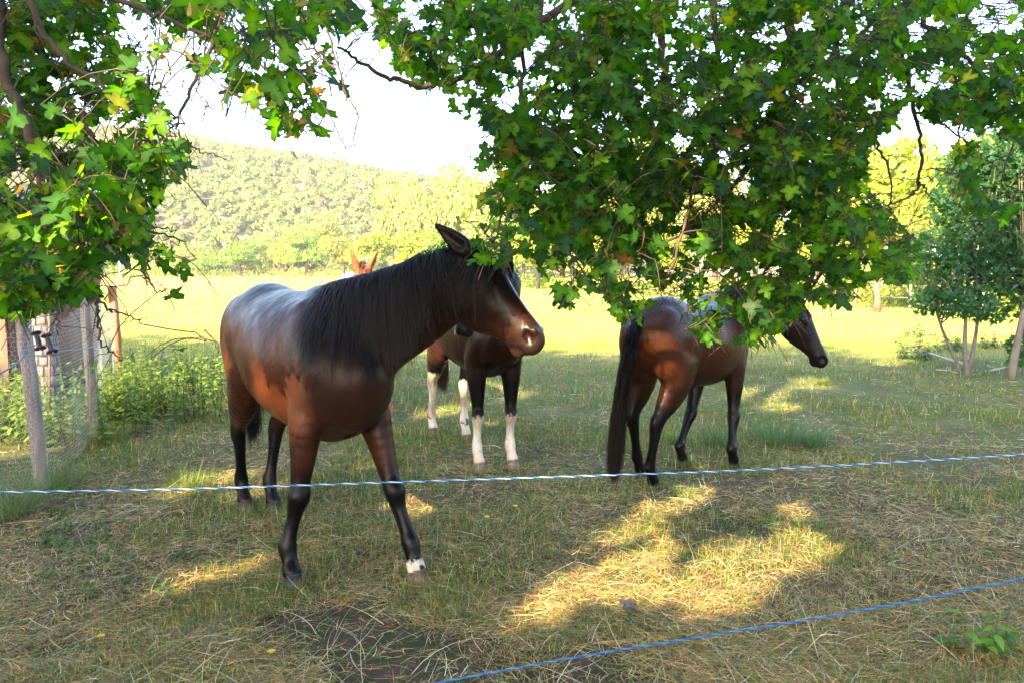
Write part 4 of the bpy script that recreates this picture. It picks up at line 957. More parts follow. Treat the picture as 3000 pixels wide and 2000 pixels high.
left_twigs = [
 tw([(525, -20), (520, 0), (500, 60), (480, 120), (460, 165), (444, 200), (412, 256), (392, 280)], 2.1, 2.0, .0075, .0035),
 tw([(412, 258), (412, 304), (436, 330), (460, 348), (490, 358), (520, 366)], 2.0, 2.0, .0032, .0018),
 tw([(748, 40), (752, 70), (788, 208), (810, 245), (820, 264), (814, 328), (780, 346), (748, 356)], 2.2, 2.2, .0036, .0016),
 tw([(576, -15), (576, 0), (620, 45), (680, 88), (730, 125), (772, 160)], 2.2, 2.2, .006, .003),
 tw([(448, 204), (462, 220), (476, 240), (500, 262), (520, 268)], 2.0, 2.0, .0022, .0014),
 tw([(476, 240), (468, 262), (460, 276)], 2.0, 2.0, .002, .0013),
 tw([(-10, -20), (4, 132), (36, 224), (68, 312), (88, 380), (92, 460), (112, 532), (116, 600)], 1.9, 2.0, .016, .006),
 tw([(72, 335), (108, 400), (136, 456), (160, 508), (184, 560), (197, 600), (206, 640), (217, 680), (227, 715), (229, 744), (231, 785), (256, 808), (280, 828)], 2.0, 2.1, .0085, .0022),
 tw([(190, 260), (205, 305), (220, 348), (256, 424), (296, 496), (320, 560), (345, 620)], 2.1, 2.1, .0065, .003),
 tw([(296, 496), (330, 510), (362, 524), (405, 528)], 2.1, 2.1, .003, .0015),
 tw([(90, 350), (172, 432), (215, 470), (256, 508), (304, 532), (360, 536), (428, 556)], 2.2, 2.3, .007, .0025),
 tw([(256, 508), (300, 560), (318, 592), (332, 627), (357, 666), (385, 662)], 2.2, 2.3, .005, .002),
 tw([(94, 557), (119, 555), (145, 573), (166, 610), (180, 632), (194, 645)], 2.0, 2.1, .008, .004),
 tw([(112, 540), (94, 557), (77, 592), (66, 636), (45, 668), (17, 689), (-10, 720)], 2.0, 1.9, .009, .012),
 tw([(110, 470), (114, 554), (108, 610), (115, 645), (122, 697), (130, 744), (134, 768)], 1.95, 1.95, .006, .0018),
 tw([(222, 676), (240, 700), (259, 715), (287, 724), (315, 732), (330, 745)], 2.1, 2.1, .004, .0015),
 tw([(205, 575), (180, 605), (160, 632), (125, 640), (75, 640), (68, 658)], 1.9, 1.9, .0035, .002),
 tw([(225, 680), (200, 700), (176, 702)], 2.0, 2.0, .002, .0015),
 tw([(60, -20), (100, 80), (180, 160), (280, 220), (350, 250)], 1.8, 1.9, .009, .003),
 tw([(200, -20), (330, 20), (420, 60), (560, 110), (640, 210), (660, 260)], 2.0, 2.1, .008, .002),
 tw([(700, -20), (760, 10), (800, 40), (820, 60)], 2.2, 2.2, .006, .002)]
LP = [([(-60, -60), (280, -60), (268, 60), (262, 75), (300, 110), (385, 90), (370, 150), (330, 170), (380, 250), (400, 300), (450, 370), (460, 425), (400, 415), (385, 450), (365, 470), (340, 520), (210, 560), (-60, 620)], 1.15),
      ([(-60, 600), (60, 540), (200, 540), (330, 500), (345, 560), (460, 590), (440, 640), (400, 620), (330, 600), (235, 600), (210, 680), (150, 700), (90, 730), (-60, 760)], .45),
      ([(296, -60), (310, 20), (340, 50), (372, 60), (395, 40), (400, 90), (430, 150), (520, 165), (520, 215), (560, 210), (590, 240), (585, 290), (640, 300), (740, 305), (745, 235), (735, 165), (755, 160), (765, 215), (795, 200), (770, 120), (700, 70), (815, 75), (840, -60)], .8),
      ([(372, 655), (415, 665), (412, 705), (385, 700)], .7), ([(385, 760), (435, 770), (432, 812), (400, 800)], .7), ([(140, 790), (235, 800), (240, 850), (160, 850)], .5)]
left_holes = [(20, 20, 12), (140, 40, 16), (110, 50, 10), (225, 70, 12), (225, 125, 18), (180, 185, 14), (180, 235, 20), (215, 170, 12), (20, 235, 22), (240, 290, 22), (225, 305, 20), (130, 330, 26), (95, 320, 18), (250, 235, 12), (40, 340, 20), (160, 340, 16), (70, 415, 34), (40, 425, 30), (320, 150, 20), (350, 180, 22),
              (430, 90, 26), (470, 60, 12), (470, 115, 20), (555, 60, 22), (600, 30, 18), (700, 110, 26), (650, 150, 24), (520, 195, 10), (610, 135, 18), (690, 215, 20), (560, 150, 20), (640, 60, 12), (590, 180, 12), (770, 40, 14), (420, 130, 16), (730, 130, 20), (670, 250, 10), (620, 110, 16), (560, 100, 14)]
_rg = np.random.default_rng(202)
trunkL = [(-3.0, -1.0, -.1, .24), (-2.9, -.9, 1.2, .19), (-2.7, -.6, 2.4, .15), (-2.5, -.4, 3.4, .12)]
limbsL = [[(-2.7, -.6, 2.4, .09), (-2.2, .6, 3.1, .07), (-1.6, 1.6, 3.3, .05), (-.8, 2.1, 3.2, .035), (0, 2.3, 3.15, .02), (.4, 2.4, 3.1, .012)], [(-2.5, -.4, 3.4, .08), (-2.4, 1.2, 3.6, .06), (-1.9, 2.4, 3.5, .03)]]
xl = np.stack([_rg.uniform(-3.6, .6, 200), _rg.uniform(.2, 2.6, 200), _rg.uniform(2.7, 3.9, 200)], -1)
maple('field_maple', 'field maple at the left whose sparse lower twigs reach down in front of the fence', (-3.0, -1.0, 0), trunkL, limbsL, left_twigs, LP, left_holes, _rg, 560, (1.55, 2.8), .063, extra_pts=xl)

# ------------------------------------------------------------------ young maples standing at the right, in the shade
def young_maple(label, Dbase, d, stems, cpts, n, rg, lsz=.075, col=(.035, .085, .040), group=None):
    b = P(Dbase, d); b[2] = float(gz(b[0], b[1]))
    t = empty('young_maple', b); tag(t, label, 'tree', group)
    for s_ in stems:
        q = smooth_path(np.array([(*(P(D, d+dd)-b), r*.68) for D, dd, r in s_]), 5); q[0, 2] = -.05; V, F = tube_np(q[:, :3], q[:, 3], 9); obj('trunk', mesh_np('trunk', V, F, M_barkl, True), t)
    C = []
    for (D, dd, rx, rz) in cpts:
        c = P(D, d+dd)-b; m = int(n*rx*rz/sum(k[2]*k[3] for k in cpts)); q = nrm(rg.normal(0, 1, (m, 3)))*rg.random((m, 1))**.45*np.array((rx, rx*.8, rz)); C.append(c+q)
    C = np.vstack(C); kk = rg.integers(0, len(LV), len(C)); T_ = nrm(rg.normal(0, .8, (len(C), 3))+np.array((0, -.3, -.5))); N_ = np.array((0, -.25, 1.))+rg.normal(0, .42, (len(C), 3)); Q = frame_q(T_, N_); S_ = lsz*rg.uniform(.7, 1.3, len(C))
    VV, FF, CC = [], [], []; off = 0
    for k in range(len(LV)):
        ids = np.where(kk == k)[0]; v, f = LV[k]; W = np.einsum('nij,vj->nvi', Q[ids]*S_[ids][:, None, None], v)+C[ids][:, None]; nv = len(v)
        c = np.tile(np.array(col), (len(ids), nv, 1))*rg.uniform(.7, 1.35, (len(ids), 1, 1)); VV.append(W.reshape(-1, 3)); FF.append((f[None]+(np.arange(len(ids))*nv)[:, None, None]+off).reshape(-1, 3)); CC.append(c.reshape(-1, 3)); off += len(ids)*nv
    obj('crown', mesh_np('crown', np.vstack(VV), np.vstack(FF), M_leaf, False, np.vstack(CC)), t)
    A = Acc()
    for i in rg.choice(len(C), 90):
        top = smooth_path(np.array([(*(P(D, d+dd)-b), r) for D, dd, r in stems[rg.integers(0, len(stems))]]), 5); o = top[rg.integers(len(top)//2, len(top)), :3]
        v, f = tube_np([o, o*.5+C[i]*.5+np.array((0, 0, .08)), C[i]], [.012, .008, .004], 4); A.add(v, f)
    obj('limbs', A.mesh('limbs', M_barkl), t)
    return t
_rg = np.random.default_rng(303)
young_maple('young maple with three thin pale stems and bluish green leaves at the right', (2222, 862), 11.6,
    [[((2222, 862), 0, .055), ((2216, 810), 0, .05), ((2218, 740), 0, .04), ((2225, 600), .1, .03), ((2235, 420), .2, .02)],
     [((2224, 850), .05, .05), ((2236, 800), .05, .045), ((2245, 740), .05, .035), ((2260, 600), .1, .025), ((2290, 420), .2, .015)],
     [((2205, 848), .1, .04), ((2183, 800), .1, .034), ((2160, 745), .1, .028), ((2148, 690), .1, .022), ((2150, 600), .1, .012)]],
    [((2170, 600), 0, .50, .55), ((2235, 520), 0, .62, .75), ((2290, 640), 0, .55, .55), ((2200, 690), -.2, .55, .28), ((2310, 440), .2, .6, .8), ((2130, 690), 0, .30, .22), ((2250, 400), .2, .45, .5), ((2180, 470), .1, .35, .4), ((2340, 560), .1, .5, .6), ((2265, 720), .1, .5, .15), ((2300, 350), .2, .55, .45), ((2190, 385), .1, .28, .3), ((2120, 560), 0, .16, .3)], 7600, _rg, lsz=.080, col=(.030, .085, .045))
young_maple('second young maple with a leaning grey trunk cut by the right edge', (2322, 862), 11.2,
    [[((2322, 862), 0, .085), ((2336, 790), 0, .075), ((2350, 720), 0, .065), ((2372, 560), .1, .05), ((2390, 380), .2, .03)],
     [((2350, 850), .3, .03), ((2352, 780), .3, .028), ((2348, 700), .3, .02)]],
    [((2400, 420), .2, .7, .9), ((2370, 640), .1, .5, .5), ((2440, 600), 0, .7, .8), ((2340, 800), .2, .22, .3)], 3600, _rg, lsz=.08, col=(.032, .085, .035))
# ------------------------------------------------------------------ fence posts, netting, ropes, handles, shed, small things
M_post = mat('weathered_post', base=(.20, .165, .14), rough=.9, noise=(14, .45), bump=(40, .9, .008), stretch=(1, 1, .12))
M_postr = mat('red_brown_post', base=(.30, .13, .06), rough=.85, noise=(12, .4), bump=(30, .9, .008), stretch=(1, 1, .15))
M_wire = mat('galvanised_wire', base=(.50, .56, .62), rough=.35, metal=.7)
M_blue = mat('blue_rope', base=(.012, .06, .16), rough=.45, noise=(400, .25)); M_white = mat('white_rope', base=(.34, .44, .52), rough=.5); M_lblue = mat('light_blue_rope', base=(.04, .15, .26), rough=.45)
M_blk = mat('black_rubber', base=(.012, .014, .020), rough=.4, bump=(80, .3, .001)); M_red = mat('red_cap', base=(.10, .012, .010), rough=.5); M_steel = mat('steel', base=(.6, .62, .65), rough=.3, metal=1)
def post(label, D0, d0, D1, d1, r, m, name='fence_post', square=False):
    a = P(D0, d0); b = P(D1, d1); a[2] = float(gz(a[0], a[1]))-.05; n = 14
    pts = np.array([a*(1-s)+b*s for s in np.linspace(0, 1, n)])-a; pts[1:-1, :2] += rng.normal(0, .0035, (n-2, 2)); rr = r*(1+rng.normal(0, .03, n)); rr[-1] *= .93
    V, F = tube_np(pts, rr, 5 if square else 12); t = empty(name, a); tag(t, label, 'fence post', 'wooden posts of the netting fence'); o = obj('stake', mesh_np('stake', V, F, m, not square), t)
    # cracked end cap
    c = pts[-1]; V, F = tube_np([c-(0, 0, .004), c+(0, 0, .006)], [rr[-1]*1.01, rr[-1]*.9], 12); obj('sawn_end', mesh_np('sawn_end', V, F, m, False), t); return a, b
pa, pb = post('thick weathered post leaning at the left, wrapped in wire netting', (100, 1133), 5.36, (50, 690), 5.5, .052, M_post)
p2a, p2b = post('slimmer leaning post right of the thick one', (221, 1018), 6.95, (190, 655), 7.0, .046, M_post)
p3a, p3b = post('sunlit reddish post with a flat top, furthest of the netting posts', (276, 895), 9.9, (257, 658), 10.0, .062, M_postr, square=True)
# tall grey pole with plates of bark
t = empty('bark_pole', P((98, 700), 8.2)*np.array((1, 1, 0))); tag(t, 'tall grey pole with cracked bark plates behind the leaning posts', 'pole')
V, F = tube_np([(0, 0, -.1), (0.01, 0, 1.0), (-.02, 0, 1.98)], [.125, .12, .11], 12); obj('core', mesh_np('core', V, F, M_bark, True), t)
M_plate = mat('bark_plate', base=(.17, .15, .17), rough=.9, noise=(20, .3), bump=(60, .7, .004))
pl = {}
for k in range(3):
    V = np.array([(x, y, z) for z in (-.5, .5) for x, y in ((-.5, 0), (.5, 0), (.42, 1), (-.42, 1))], float)+rng.normal(0, .03, (8, 3)); F = np.array([(0, 1, 2, 3), (4, 7, 6, 5), (0, 4, 5, 1), (1, 5, 6, 2), (2, 6, 7, 3), (3, 7, 4, 0)]); pl[k] = mesh_np('bark_plate', V, F, M_plate)
for i in range(17):
    for j in range(8):
        a = j*math.pi/4+(i % 2)*.35; z = .08+i*.112; o = obj('bark_plate', pl[(i+j) % 3], t); rr = .112-.004*z; o.location = (math.cos(a)*rr, math.sin(a)*rr, z); o.rotation_euler = (0, 0, a-math.pi/2); o.scale = (.078, .018, .094*rng.uniform(.75, 1.1))
# shed at the left edge behind the netting
s0 = P((18, 800), 8.8); t = empty('garden_shed', (s0[0], s0[1], 0), R(-4)); tag(t, 'red-brown boarded shed cut by the left edge, seen through the netting', 'shed')
M_board = mat('red_boards', base=(.15, .075, .05), rough=.85, noise=(9, .35), bump=(25, .6, .004), stretch=(1, 1, .15)); M_roof = mat('blue_grey_roof', base=(.22, .30, .40), rough=.5, noise=(4, .2))
bm_v = np.array([(x, y, z) for z in (0, 1) for x, y in ((-.5, -.5), (.5, -.5), (.5, .5), (-.5, .5))], float); bf = np.array([(0, 3, 2, 1), (4, 5, 6, 7), (0, 1, 5, 4), (1, 2, 6, 5), (2, 3, 7, 6), (3, 0, 4, 7)])
bd = mesh_np('board', bm_v, bf, M_board)
for i in range(20):
    o = obj('board', bd, t); o.location = (-.075-i*.15, 0, 0); o.scale = (.143, .022+.006*(i % 2), 2.15)
for i in range(12):
    o = obj('board', bd, t); o.location = (0, .09+i*.15, 0); o.scale = (.022+.006*(i % 2), .143, 2.15)
rf = obj('roof', mesh_np('roof', np.array([(-3.2, -.25, 2.22), (.28, -.25, 2.22), (.28, 2.0, 2.75), (-3.2, 2.0, 2.75), (-3.2, -.25, 2.26), (.28, -.25, 2.26), (.28, 2.0, 2.79), (-3.2, 2.0, 2.79)]), bf, M_roof), t)
# wire netting: real hexagon wires
def netting(label, a, b, za, zb, z0=.02, cell=.036, name='wire_netting', parts=None):
    a = np.array(a, float); b = np.array(b, float); L_ = np.linalg.norm(b[:2]-a[:2]); hx = cell; hy = cell*1.15; A = Acc(); nx = int(L_/hx); E = []
    H = max(za, zb); ny = int(H/(hy*.75))
    for j in range(ny):
        o = (j % 2)*.5
        for i in range(nx):
            x = (i+o)*hx; z = z0+j*hy*.75
            if z > (za+(zb-za)*x/L_): continue
            p0 = (x, z); p1 = (x+hx*.5, z+hy*.25); p2 = (x+hx, z); p3 = (x+hx*.5, z+hy*.75)
            E += [(p0, p1), (p1, p2), (p1, p3)]
    E = np.array(E); dirx = np.array((*(b[:2]-a[:2])/L_, 0)); nv = np.array((-dirx[1], dirx[0], 0))
    wob = lambda q: (np.sin(q[:, 0]*5)*.012+np.sin(q[:, 1]*7+q[:, 0]*3)*.010)
    p = E[:, 0]; q = E[:, 1]; to = lambda e: a*np.array((1, 1, 0))+np.outer(e[:, 0], dirx)+np.outer(wob(e), nv)+np.outer(e[:, 1], (0, 0, 1.))
    p3, q3 = to(p), to(q); t_ = nrm(q3-p3); u = nrm(np.cross(t_, nv)); r = .0007
    rows = []
    for ang in (0, 2.09, 4.19):
        o = u*math.cos(ang)*r+nv*math.sin(ang)*r; rows.append((p3+o, q3+o))
    V = np.stack([rows[0][0], rows[1][0], rows[2][0], rows[0][1], rows[1][1], rows[2][1]], 1).reshape(-1, 3); n = len(E)
    F = (np.arange(n)*6)[:, None, None]+np.array([(0, 1, 4), (0, 4, 3), (1, 2, 5), (1, 5, 4), (2, 0, 3), (2, 3, 5)])[None]
    o_ = obj(name, mesh_np(name, V, F.reshape(-1, 3), M_wire, False)); tag(o_, label, 'wire netting', 'stretches of wire netting between the posts')
    return o_
off = np.array((0, -.07, 0))
netting('hexagonal wire netting from the thick post to the left edge', (pa[0]-2.2, pa[1]-1.1, 0)+off, pa+off, 1.05, 1.18)
netting('hexagonal wire netting between the thick and the slimmer post', pa+off, p2a+off, 1.15, 1.28)
netting('hexagonal wire netting between the slimmer and the reddish post', p2a+off, p3a+off*.5, 1.28, 1.2)
# twisted electric-fence ropes
def rope(name, label, pts, r, cols, pitch=.055):
    q = smooth_path(np.array(pts), 40); seg = np.r_[0, np.cumsum(np.linalg.norm(np.diff(q, axis=0), axis=1))]; L_ = seg[-1]; n = int(L_/.007); s = np.linspace(0, L_, n)
    c = np.stack([np.interp(s, seg, q[:, i]) for i in range(3)], -1); T_ = nrm(np.gradient(c, axis=0)); U = nrm(np.cross(T_, (0, 0, 1.))); W = np.cross(T_, U)
    t = empty(name, c[0]); tag(t, label, 'rope', 'blue fence ropes')
    for k, m in enumerate(cols):
        a = 2*math.pi*(s/pitch+k/len(cols)); off = U*np.cos(a)[:, None]+W*np.sin(a)[:, None]; V, F = tube_np(c+off*r*.55-c[0], np.full(n, r*.56), 6); obj('strand', mesh_np('strand', V, F, m, True), t)
rope('fence_rope', 'upper blue and white twisted rope crossing in front of the horses\' legs', [P(D, d) for D, d in (((-60, 1130), 1.68), ((0, 1129), 1.69), ((420, 1122), 1.74), ((850, 1108), 1.80), ((1250, 1095), 1.86), ((1700, 1079), 1.93), ((2100, 1058), 2.0), ((2420, 1038), 2.06))], .0024, [M_blue, M_white, M_lblue])
rope('fence_rope', 'lower blue rope rising from the bottom edge to the right', [P(D, d) for D, d in (((880, 1596), 1.74), ((1010, 1566), 1.78), ((1300, 1512), 1.82), ((1650, 1455), 1.88), ((1900, 1415), 1.93), ((2150, 1368), 2.0), ((2352, 1326), 2.05), ((2420, 1310), 2.07))], .0029, [M_blue, M_lblue, M_blue], .05)
# the two gate handles hung on the thick post
def lathe(prof, n=20):
    a = np.linspace(0, 2*np.pi, n, endpoint=False); V = np.array([(r*math.cos(t_), r*math.sin(t_), z) for z, r in prof for t_ in a]); F = []
    for i in range(len(prof)-1):
        for j in range(n): F.append((i*n+j, i*n+(j+1) % n, (i+1)*n+(j+1) % n, (i+1)*n+j))
    return V, np.array(F)
def handle(label, Da, Db, d):
    a = P(Da, d); b = P(Db, d-.03); t = empty('gate_handle', a); q = Vector(b-a).to_track_quat('Z', 'Y'); t.rotation_mode = 'QUATERNION'; t.rotation_quaternion = q; L_ = np.linalg.norm(b-a)
    tag(t, label, 'gate handle', 'black gate handles hanging on the thick post')
    g = [(0, .0), (0, .020), (.004, .032), (.012, .034), (.018, .022), (.026, .017)]
    for i in range(1, 9): z = .026+(L_-.052)*i/9; g += [(z-.004, .0168), (z, .0178), (z+.004, .0168)]
    g += [(L_-.026, .018), (L_-.016, .024), (L_-.008, .037), (L_-.001, .038)]
    V, F = lathe(g); obj('grip', mesh_np('grip', V, F, M_blk, True), t)
    V, F = lathe([(L_-.003, .0345), (L_+.001, .033), (L_+.001, .0)]); obj('end_cap', mesh_np('end_cap', V, F, M_red, True), t)
    V, F = lathe([(L_, .0), (L_, .006), (L_+.012, .006), (L_+.012, 0)], 8); obj('screw', mesh_np('screw', V, F, M_steel, True), t)
    V, F = tube_np(smooth_path(np.array([(0, 0, 0), (0, 0, -.03), (-.012, 0, -.05), (-.03, 0, -.045), (-.034, 0, -.03)]), 5), .0028, 6); obj('hook', mesh_np('hook', V, F, M_steel, True), t)
handle('left of the two black gate handles hanging on the thick post', (82, 762), (93, 801), 5.0)
handle('right and lower of the two black gate handles', (106, 768), (121, 808), 5.0)
def thin(name, label, cat, pts, r, m, group=None):
    pts = np.array(pts, float); c = pts[0].copy(); V, F = tube_np(pts-c, r, 6); o = obj(name, mesh_np(name, V, F, m, True)); o.location = c; tag(o, label, cat, group); return o
a = P((112, 965), 7.2); a[2] = -.05
thin('fence_stake', 'thin brown metal stake behind the gate handles', 'stake', [a, P((113, 722), 7.2)], [.010, .010], mat('brown_metal', base=(.12, .07, .03), rough=.6))
thin('rope_end', 'pale rope tied across behind the gate handles', 'rope', smooth_path(np.array([P((84, 815), 5.3), P((110, 816), 5.4), P((140, 806), 5.6), P((200, 800), 6.5), P((228, 790), 6.9)]), 5), .004, M_lblue)
thin('rope_end', 'frayed pale blue rope knotted at the thick post, running to the left edge', 'rope', smooth_path(np.array([P((58, 800), 5.25), P((50, 822), 5.2), P((30, 840), 5.1), P((-20, 868), 4.9)]), 5), .006, M_lblue)
# white poles and a far wire fence
M_wp = mat('white_pole', base=(.75, .75, .72), rough=.6)
thin('white_pole', 'white pole in front of the far trees at the left', 'pole', [P((275, 636), 190), P((275, 598), 190)], [.25, .22], M_wp)
t = empty('t_shaped_pole', P((843, 640), 120)*np.array((1, 1, 0))); tag(t, 'pale T-shaped pole showing between the pricked ears', 'pole'); V, F = tube_np([(0, 0, 0), (0, 0, 3.95)], [.07, .06], 6); obj('upright', mesh_np('upright', V, F, M_wp, True), t); V, F = tube_np([(-.45, 0, 4.0), (.45, 0, 4.02)], [.05, .05], 6); obj('crossbar', mesh_np('crossbar', V, F, M_wp, True), t)
M_fp = mat('far_post', base=(.40, .34, .26), rough=.8); lastp = None; A = Acc()
names = ['under the poplars', 'left of the nearest horse\'s forehead', 'right of the nearest horse\'s muzzle', 'left of the dark horse\'s rump', 'above the dark horse\'s back', 'above the dark horse\'s shoulder', 'above the dark horse\'s poll', 'right of the reddish trunk', 'left of the young maple', 'behind the young maple\'s stems']
for i, Dx in enumerate([1105, 1180, 1310, 1390, 1560, 1740, 1850, 1965, 2090, 2255]):
    d = line_depth(Dx)-2.2; b = P((Dx, 700), d); b[2] = -.05; top = b+np.array((0, 0, 1.15)); thin('field_fence_post', 'thin pale post of the far field fence, '+names[i], 'fence post', [b, top], [.05, .045], M_fp, 'thin posts of the far field fence')
    if lastp is not None:
        for f_ in (.5, .98):
            V, F = tube_np([lastp*(1-f_)+lt*f_, b*(1-f_)+top*f_], .010, 4); A.add(V, F)
    lastp, lt = b, top
o = obj('fence_wires', A.mesh('fence_wires', M_wire)); tag(o, 'two strands of wire of the far field fence', 'wire')
# fallen sticks
M_stick = mat('dead_stick', base=(.30, .27, .24), rough=.85, noise=(12, .3))
def stick(label, Ds, r, lift=.03, m=M_stick, br=2):
    pts = np.array([G(D)+np.array((0, 0, lift+rng.uniform(0, .03))) for D in Ds]); c = pts[0].copy(); q = smooth_path(pts, 5); A = Acc(); V, F = tube_np(q-c, np.linspace(r, r*.4, len(q)), 7); A.add(V, F)
    for k in range(br):
        i = rng.integers(len(q)//3, len(q)-1); e = q[i]+np.array((rng.normal(0, .1), rng.normal(0, .1), rng.uniform(.02, .10))); V, F = tube_np([q[i]-c, (q[i]+e)/2-c, e-c], [r*.5, r*.35, r*.2], 5); A.add(V, F)
    o = obj('fallen_branch', A.mesh('fallen_branch', m)); o.location = c; tag(o, label, 'branch', 'fallen branches on the pasture')
stick('long pale fallen branch left of the three-stemmed young maple', [(2210, 848), (2190, 842), (2150, 832), (2110, 815), (2095, 806)], .028, .10)
stick('short fallen branch between the two young maples', [(2275, 855), (2300, 851), (2312, 846)], .02)
stick('thin dark stick right of the white-legged horse\'s hooves', [(1212, 1036), (1235, 1041), (1262, 1047)], .010, .02, mat('dark_stick', base=(.07, .05, .045), rough=.9))
stick('dark twigs at the foot of the three-stemmed maple', [(2150, 852), (2175, 856), (2200, 860)], .014, .02)
# dead leaf and flowers
def small_leaf(label, D, sz, col):
    g = G(D); V, F = LV[2]; o = obj('fallen_leaf', mesh_np('fallen_leaf', V*sz, F, mat('dead_leaf', base=col, rough=.7), False)); o.location = (g[0], g[1], float(gz(g[0], g[1]))+.045); o.rotation_euler = (.35, -.2, 1.0); tag(o, label, 'leaf')
small_leaf('dark curled dead leaf below the sunny patch', (1452, 1412), .09, (.03, .026, .03))
M_yel = mat('yellow_petals', base=(.75, .50, .02), rough=.5); M_stem = mat('flower_stem', base=(.08, .14, .03), rough=.6)
for lab, D, h in [('yellow flower furthest right, near the middle of the picture', (1184, 1196), .10), ('yellow flower left of and below the other one in the middle', (1119, 1226), .10), ('small yellow flower at the bottom left of centre', (624, 1520), .04), ('brownish yellow flower in the hay at the lower left', (233, 1478), .04)]:
    g = G(D); t = empty('dandelion', (g[0], g[1], float(gz(g[0], g[1])))); tag(t, lab, 'flower', 'yellow flowers in the grass'); V, F = tube_np([(0, 0, 0), (.005, 0, h/2), (0, 0, h)], .0018, 5); obj('stem', mesh_np('stem', V, F, M_stem, True), t)
    A = Acc()
    for k in range(26):
        a = k*2.4; r = .017*math.sqrt((k+1)/26); up = .35-.3*(k/26); v = np.array([(0, 0, h), (math.cos(a-.2)*r, math.sin(a-.2)*r, h+r*up+.002), (math.cos(a)*r*1.15, math.sin(a)*r*1.15, h+r*up), (math.cos(a+.2)*r, math.sin(a+.2)*r, h+r*up+.002)]); A.add(v, np.array([(0, 1, 2), (0, 2, 3)]))
    obj('petals', A.mesh('petals', M_yel, False), t)
# ------------------------------------------------------------------ grass, straw, tussocks and weeds
M_grass = mat('grass_blades', attr='Col', rough=.6, spec=.15, translucent=.35, tcol=(1.5, 1.5, .7))
M_straw = mat('cut_straw', attr='Col', rough=.6, spec=.2, translucent=.15)
def blades(base, h, w, heading, lean, col, m=4, curl=1.0, lat=.0):
    """upright or lying blades: base (n,3); lean = angle from the vertical at the root, growing towards the tip"""
    n = len(base); s = np.linspace(0, 1, m); P_ = np.zeros((n, m, 3)); P_[:, 0] = base
    hd = np.stack([np.cos(heading), np.sin(heading), 0*heading], -1); bend = rng.normal(0, 1, n)*lat
    for k in range(1, m):
        a = lean*(1+curl*s[k]*.9); a = np.minimum(a, 1.9); st = (h/(m-1))[:, None]
        if lat: hk_ = heading+bend*(s[k]-.4); hd = np.stack([np.cos(hk_), np.sin(hk_), 0*hk_], -1)
        P_[:, k] = P_[:, k-1]+st*(np.sin(a)[:, None]*hd+np.cos(a)[:, None]*np.array((0, 0, 1.)))
    P_[:, 1:, 2] = np.maximum(P_[:, 1:, 2], base[:, None, 2]+.003)
    side = np.stack([-np.sin(heading), np.cos(heading), 0*heading], -1)
    tw_ = rng.normal(0, .5, n)[:, None]; side = nrm(side+np.array((0, 0, 1.))*tw_+hd*tw_*.4)
    wd = w[:, None]*(1-s**1.6)[None]*.5; wd[:, -1] = 0
    A = P_[:, :-1]-side[:, None]*wd[:, :-1, None]; B = P_[:, :-1]+side[:, None]*wd[:, :-1, None]
    V = np.concatenate([np.stack([A, B], 2).reshape(n, -1, 3), P_[:, -1:]], 1); nv = V.shape[1]; F = []
    for k in range(m-2): F += [(2*k, 2*k+1, 2*k+3), (2*k, 2*k+3, 2*k+2)]
    F.append((2*m-4, 2*m-3, 2*m-2)); F = np.array(F)[None]+(np.arange(n)*nv)[:, None, None]
    C = np.repeat(col[:, None], nv, axis=1)*(np.concatenate([np.repeat(.55+.5*s[:-1], 2), [1.05]])[None, :, None])*0+np.repeat(col[:, None], nv, axis=1)
    return V.reshape(-1, 3), F.reshape(-1, 3), C.reshape(-1, 3)
def screen_pts(n, d0, d1, power=1.0, wide=.78):
    """ground points whose number per picture area is even between two distances"""
    u = rng.random(n); inv = (1/d0)**power*(1-u)+(1/d1)**power*u; d = inv**(-1/power); x = rng.uniform(-wide, wide, n)*d; return x, d
def soilness(x, y):
    bare = fbm(x+3, y+5, .9, 3)
    for D, r in [((780, 1450), .16), ((880, 1500), .16), ((950, 1560), .2), ((60, 1480), .3), ((150, 1500), .15), ((560, 1330), .1), ((1290, 1240), .12), ((640, 1440), .1)]:
        g = G(D); bare = bare+.24*np.exp(-((x-g[0])**2+(y-g[1])**2)/(2*r*r))
    return bare
def green_mask(x, y): return fbm(x-7, y+2, 1.1, 3)+.16*np.clip((y-4.2)/3, 0, 1)
GR = np.array([(.065, .155, .016), (.045, .125, .028), (.10, .18, .013), (.040, .105, .050), (.14, .155, .025)])
ST = np.array([(.50, .30, .09), (.36, .23, .09), (.62, .50, .27), (.26, .13, .055), (.54, .27, .07), (.34, .30, .17), (.16, .085, .06)])
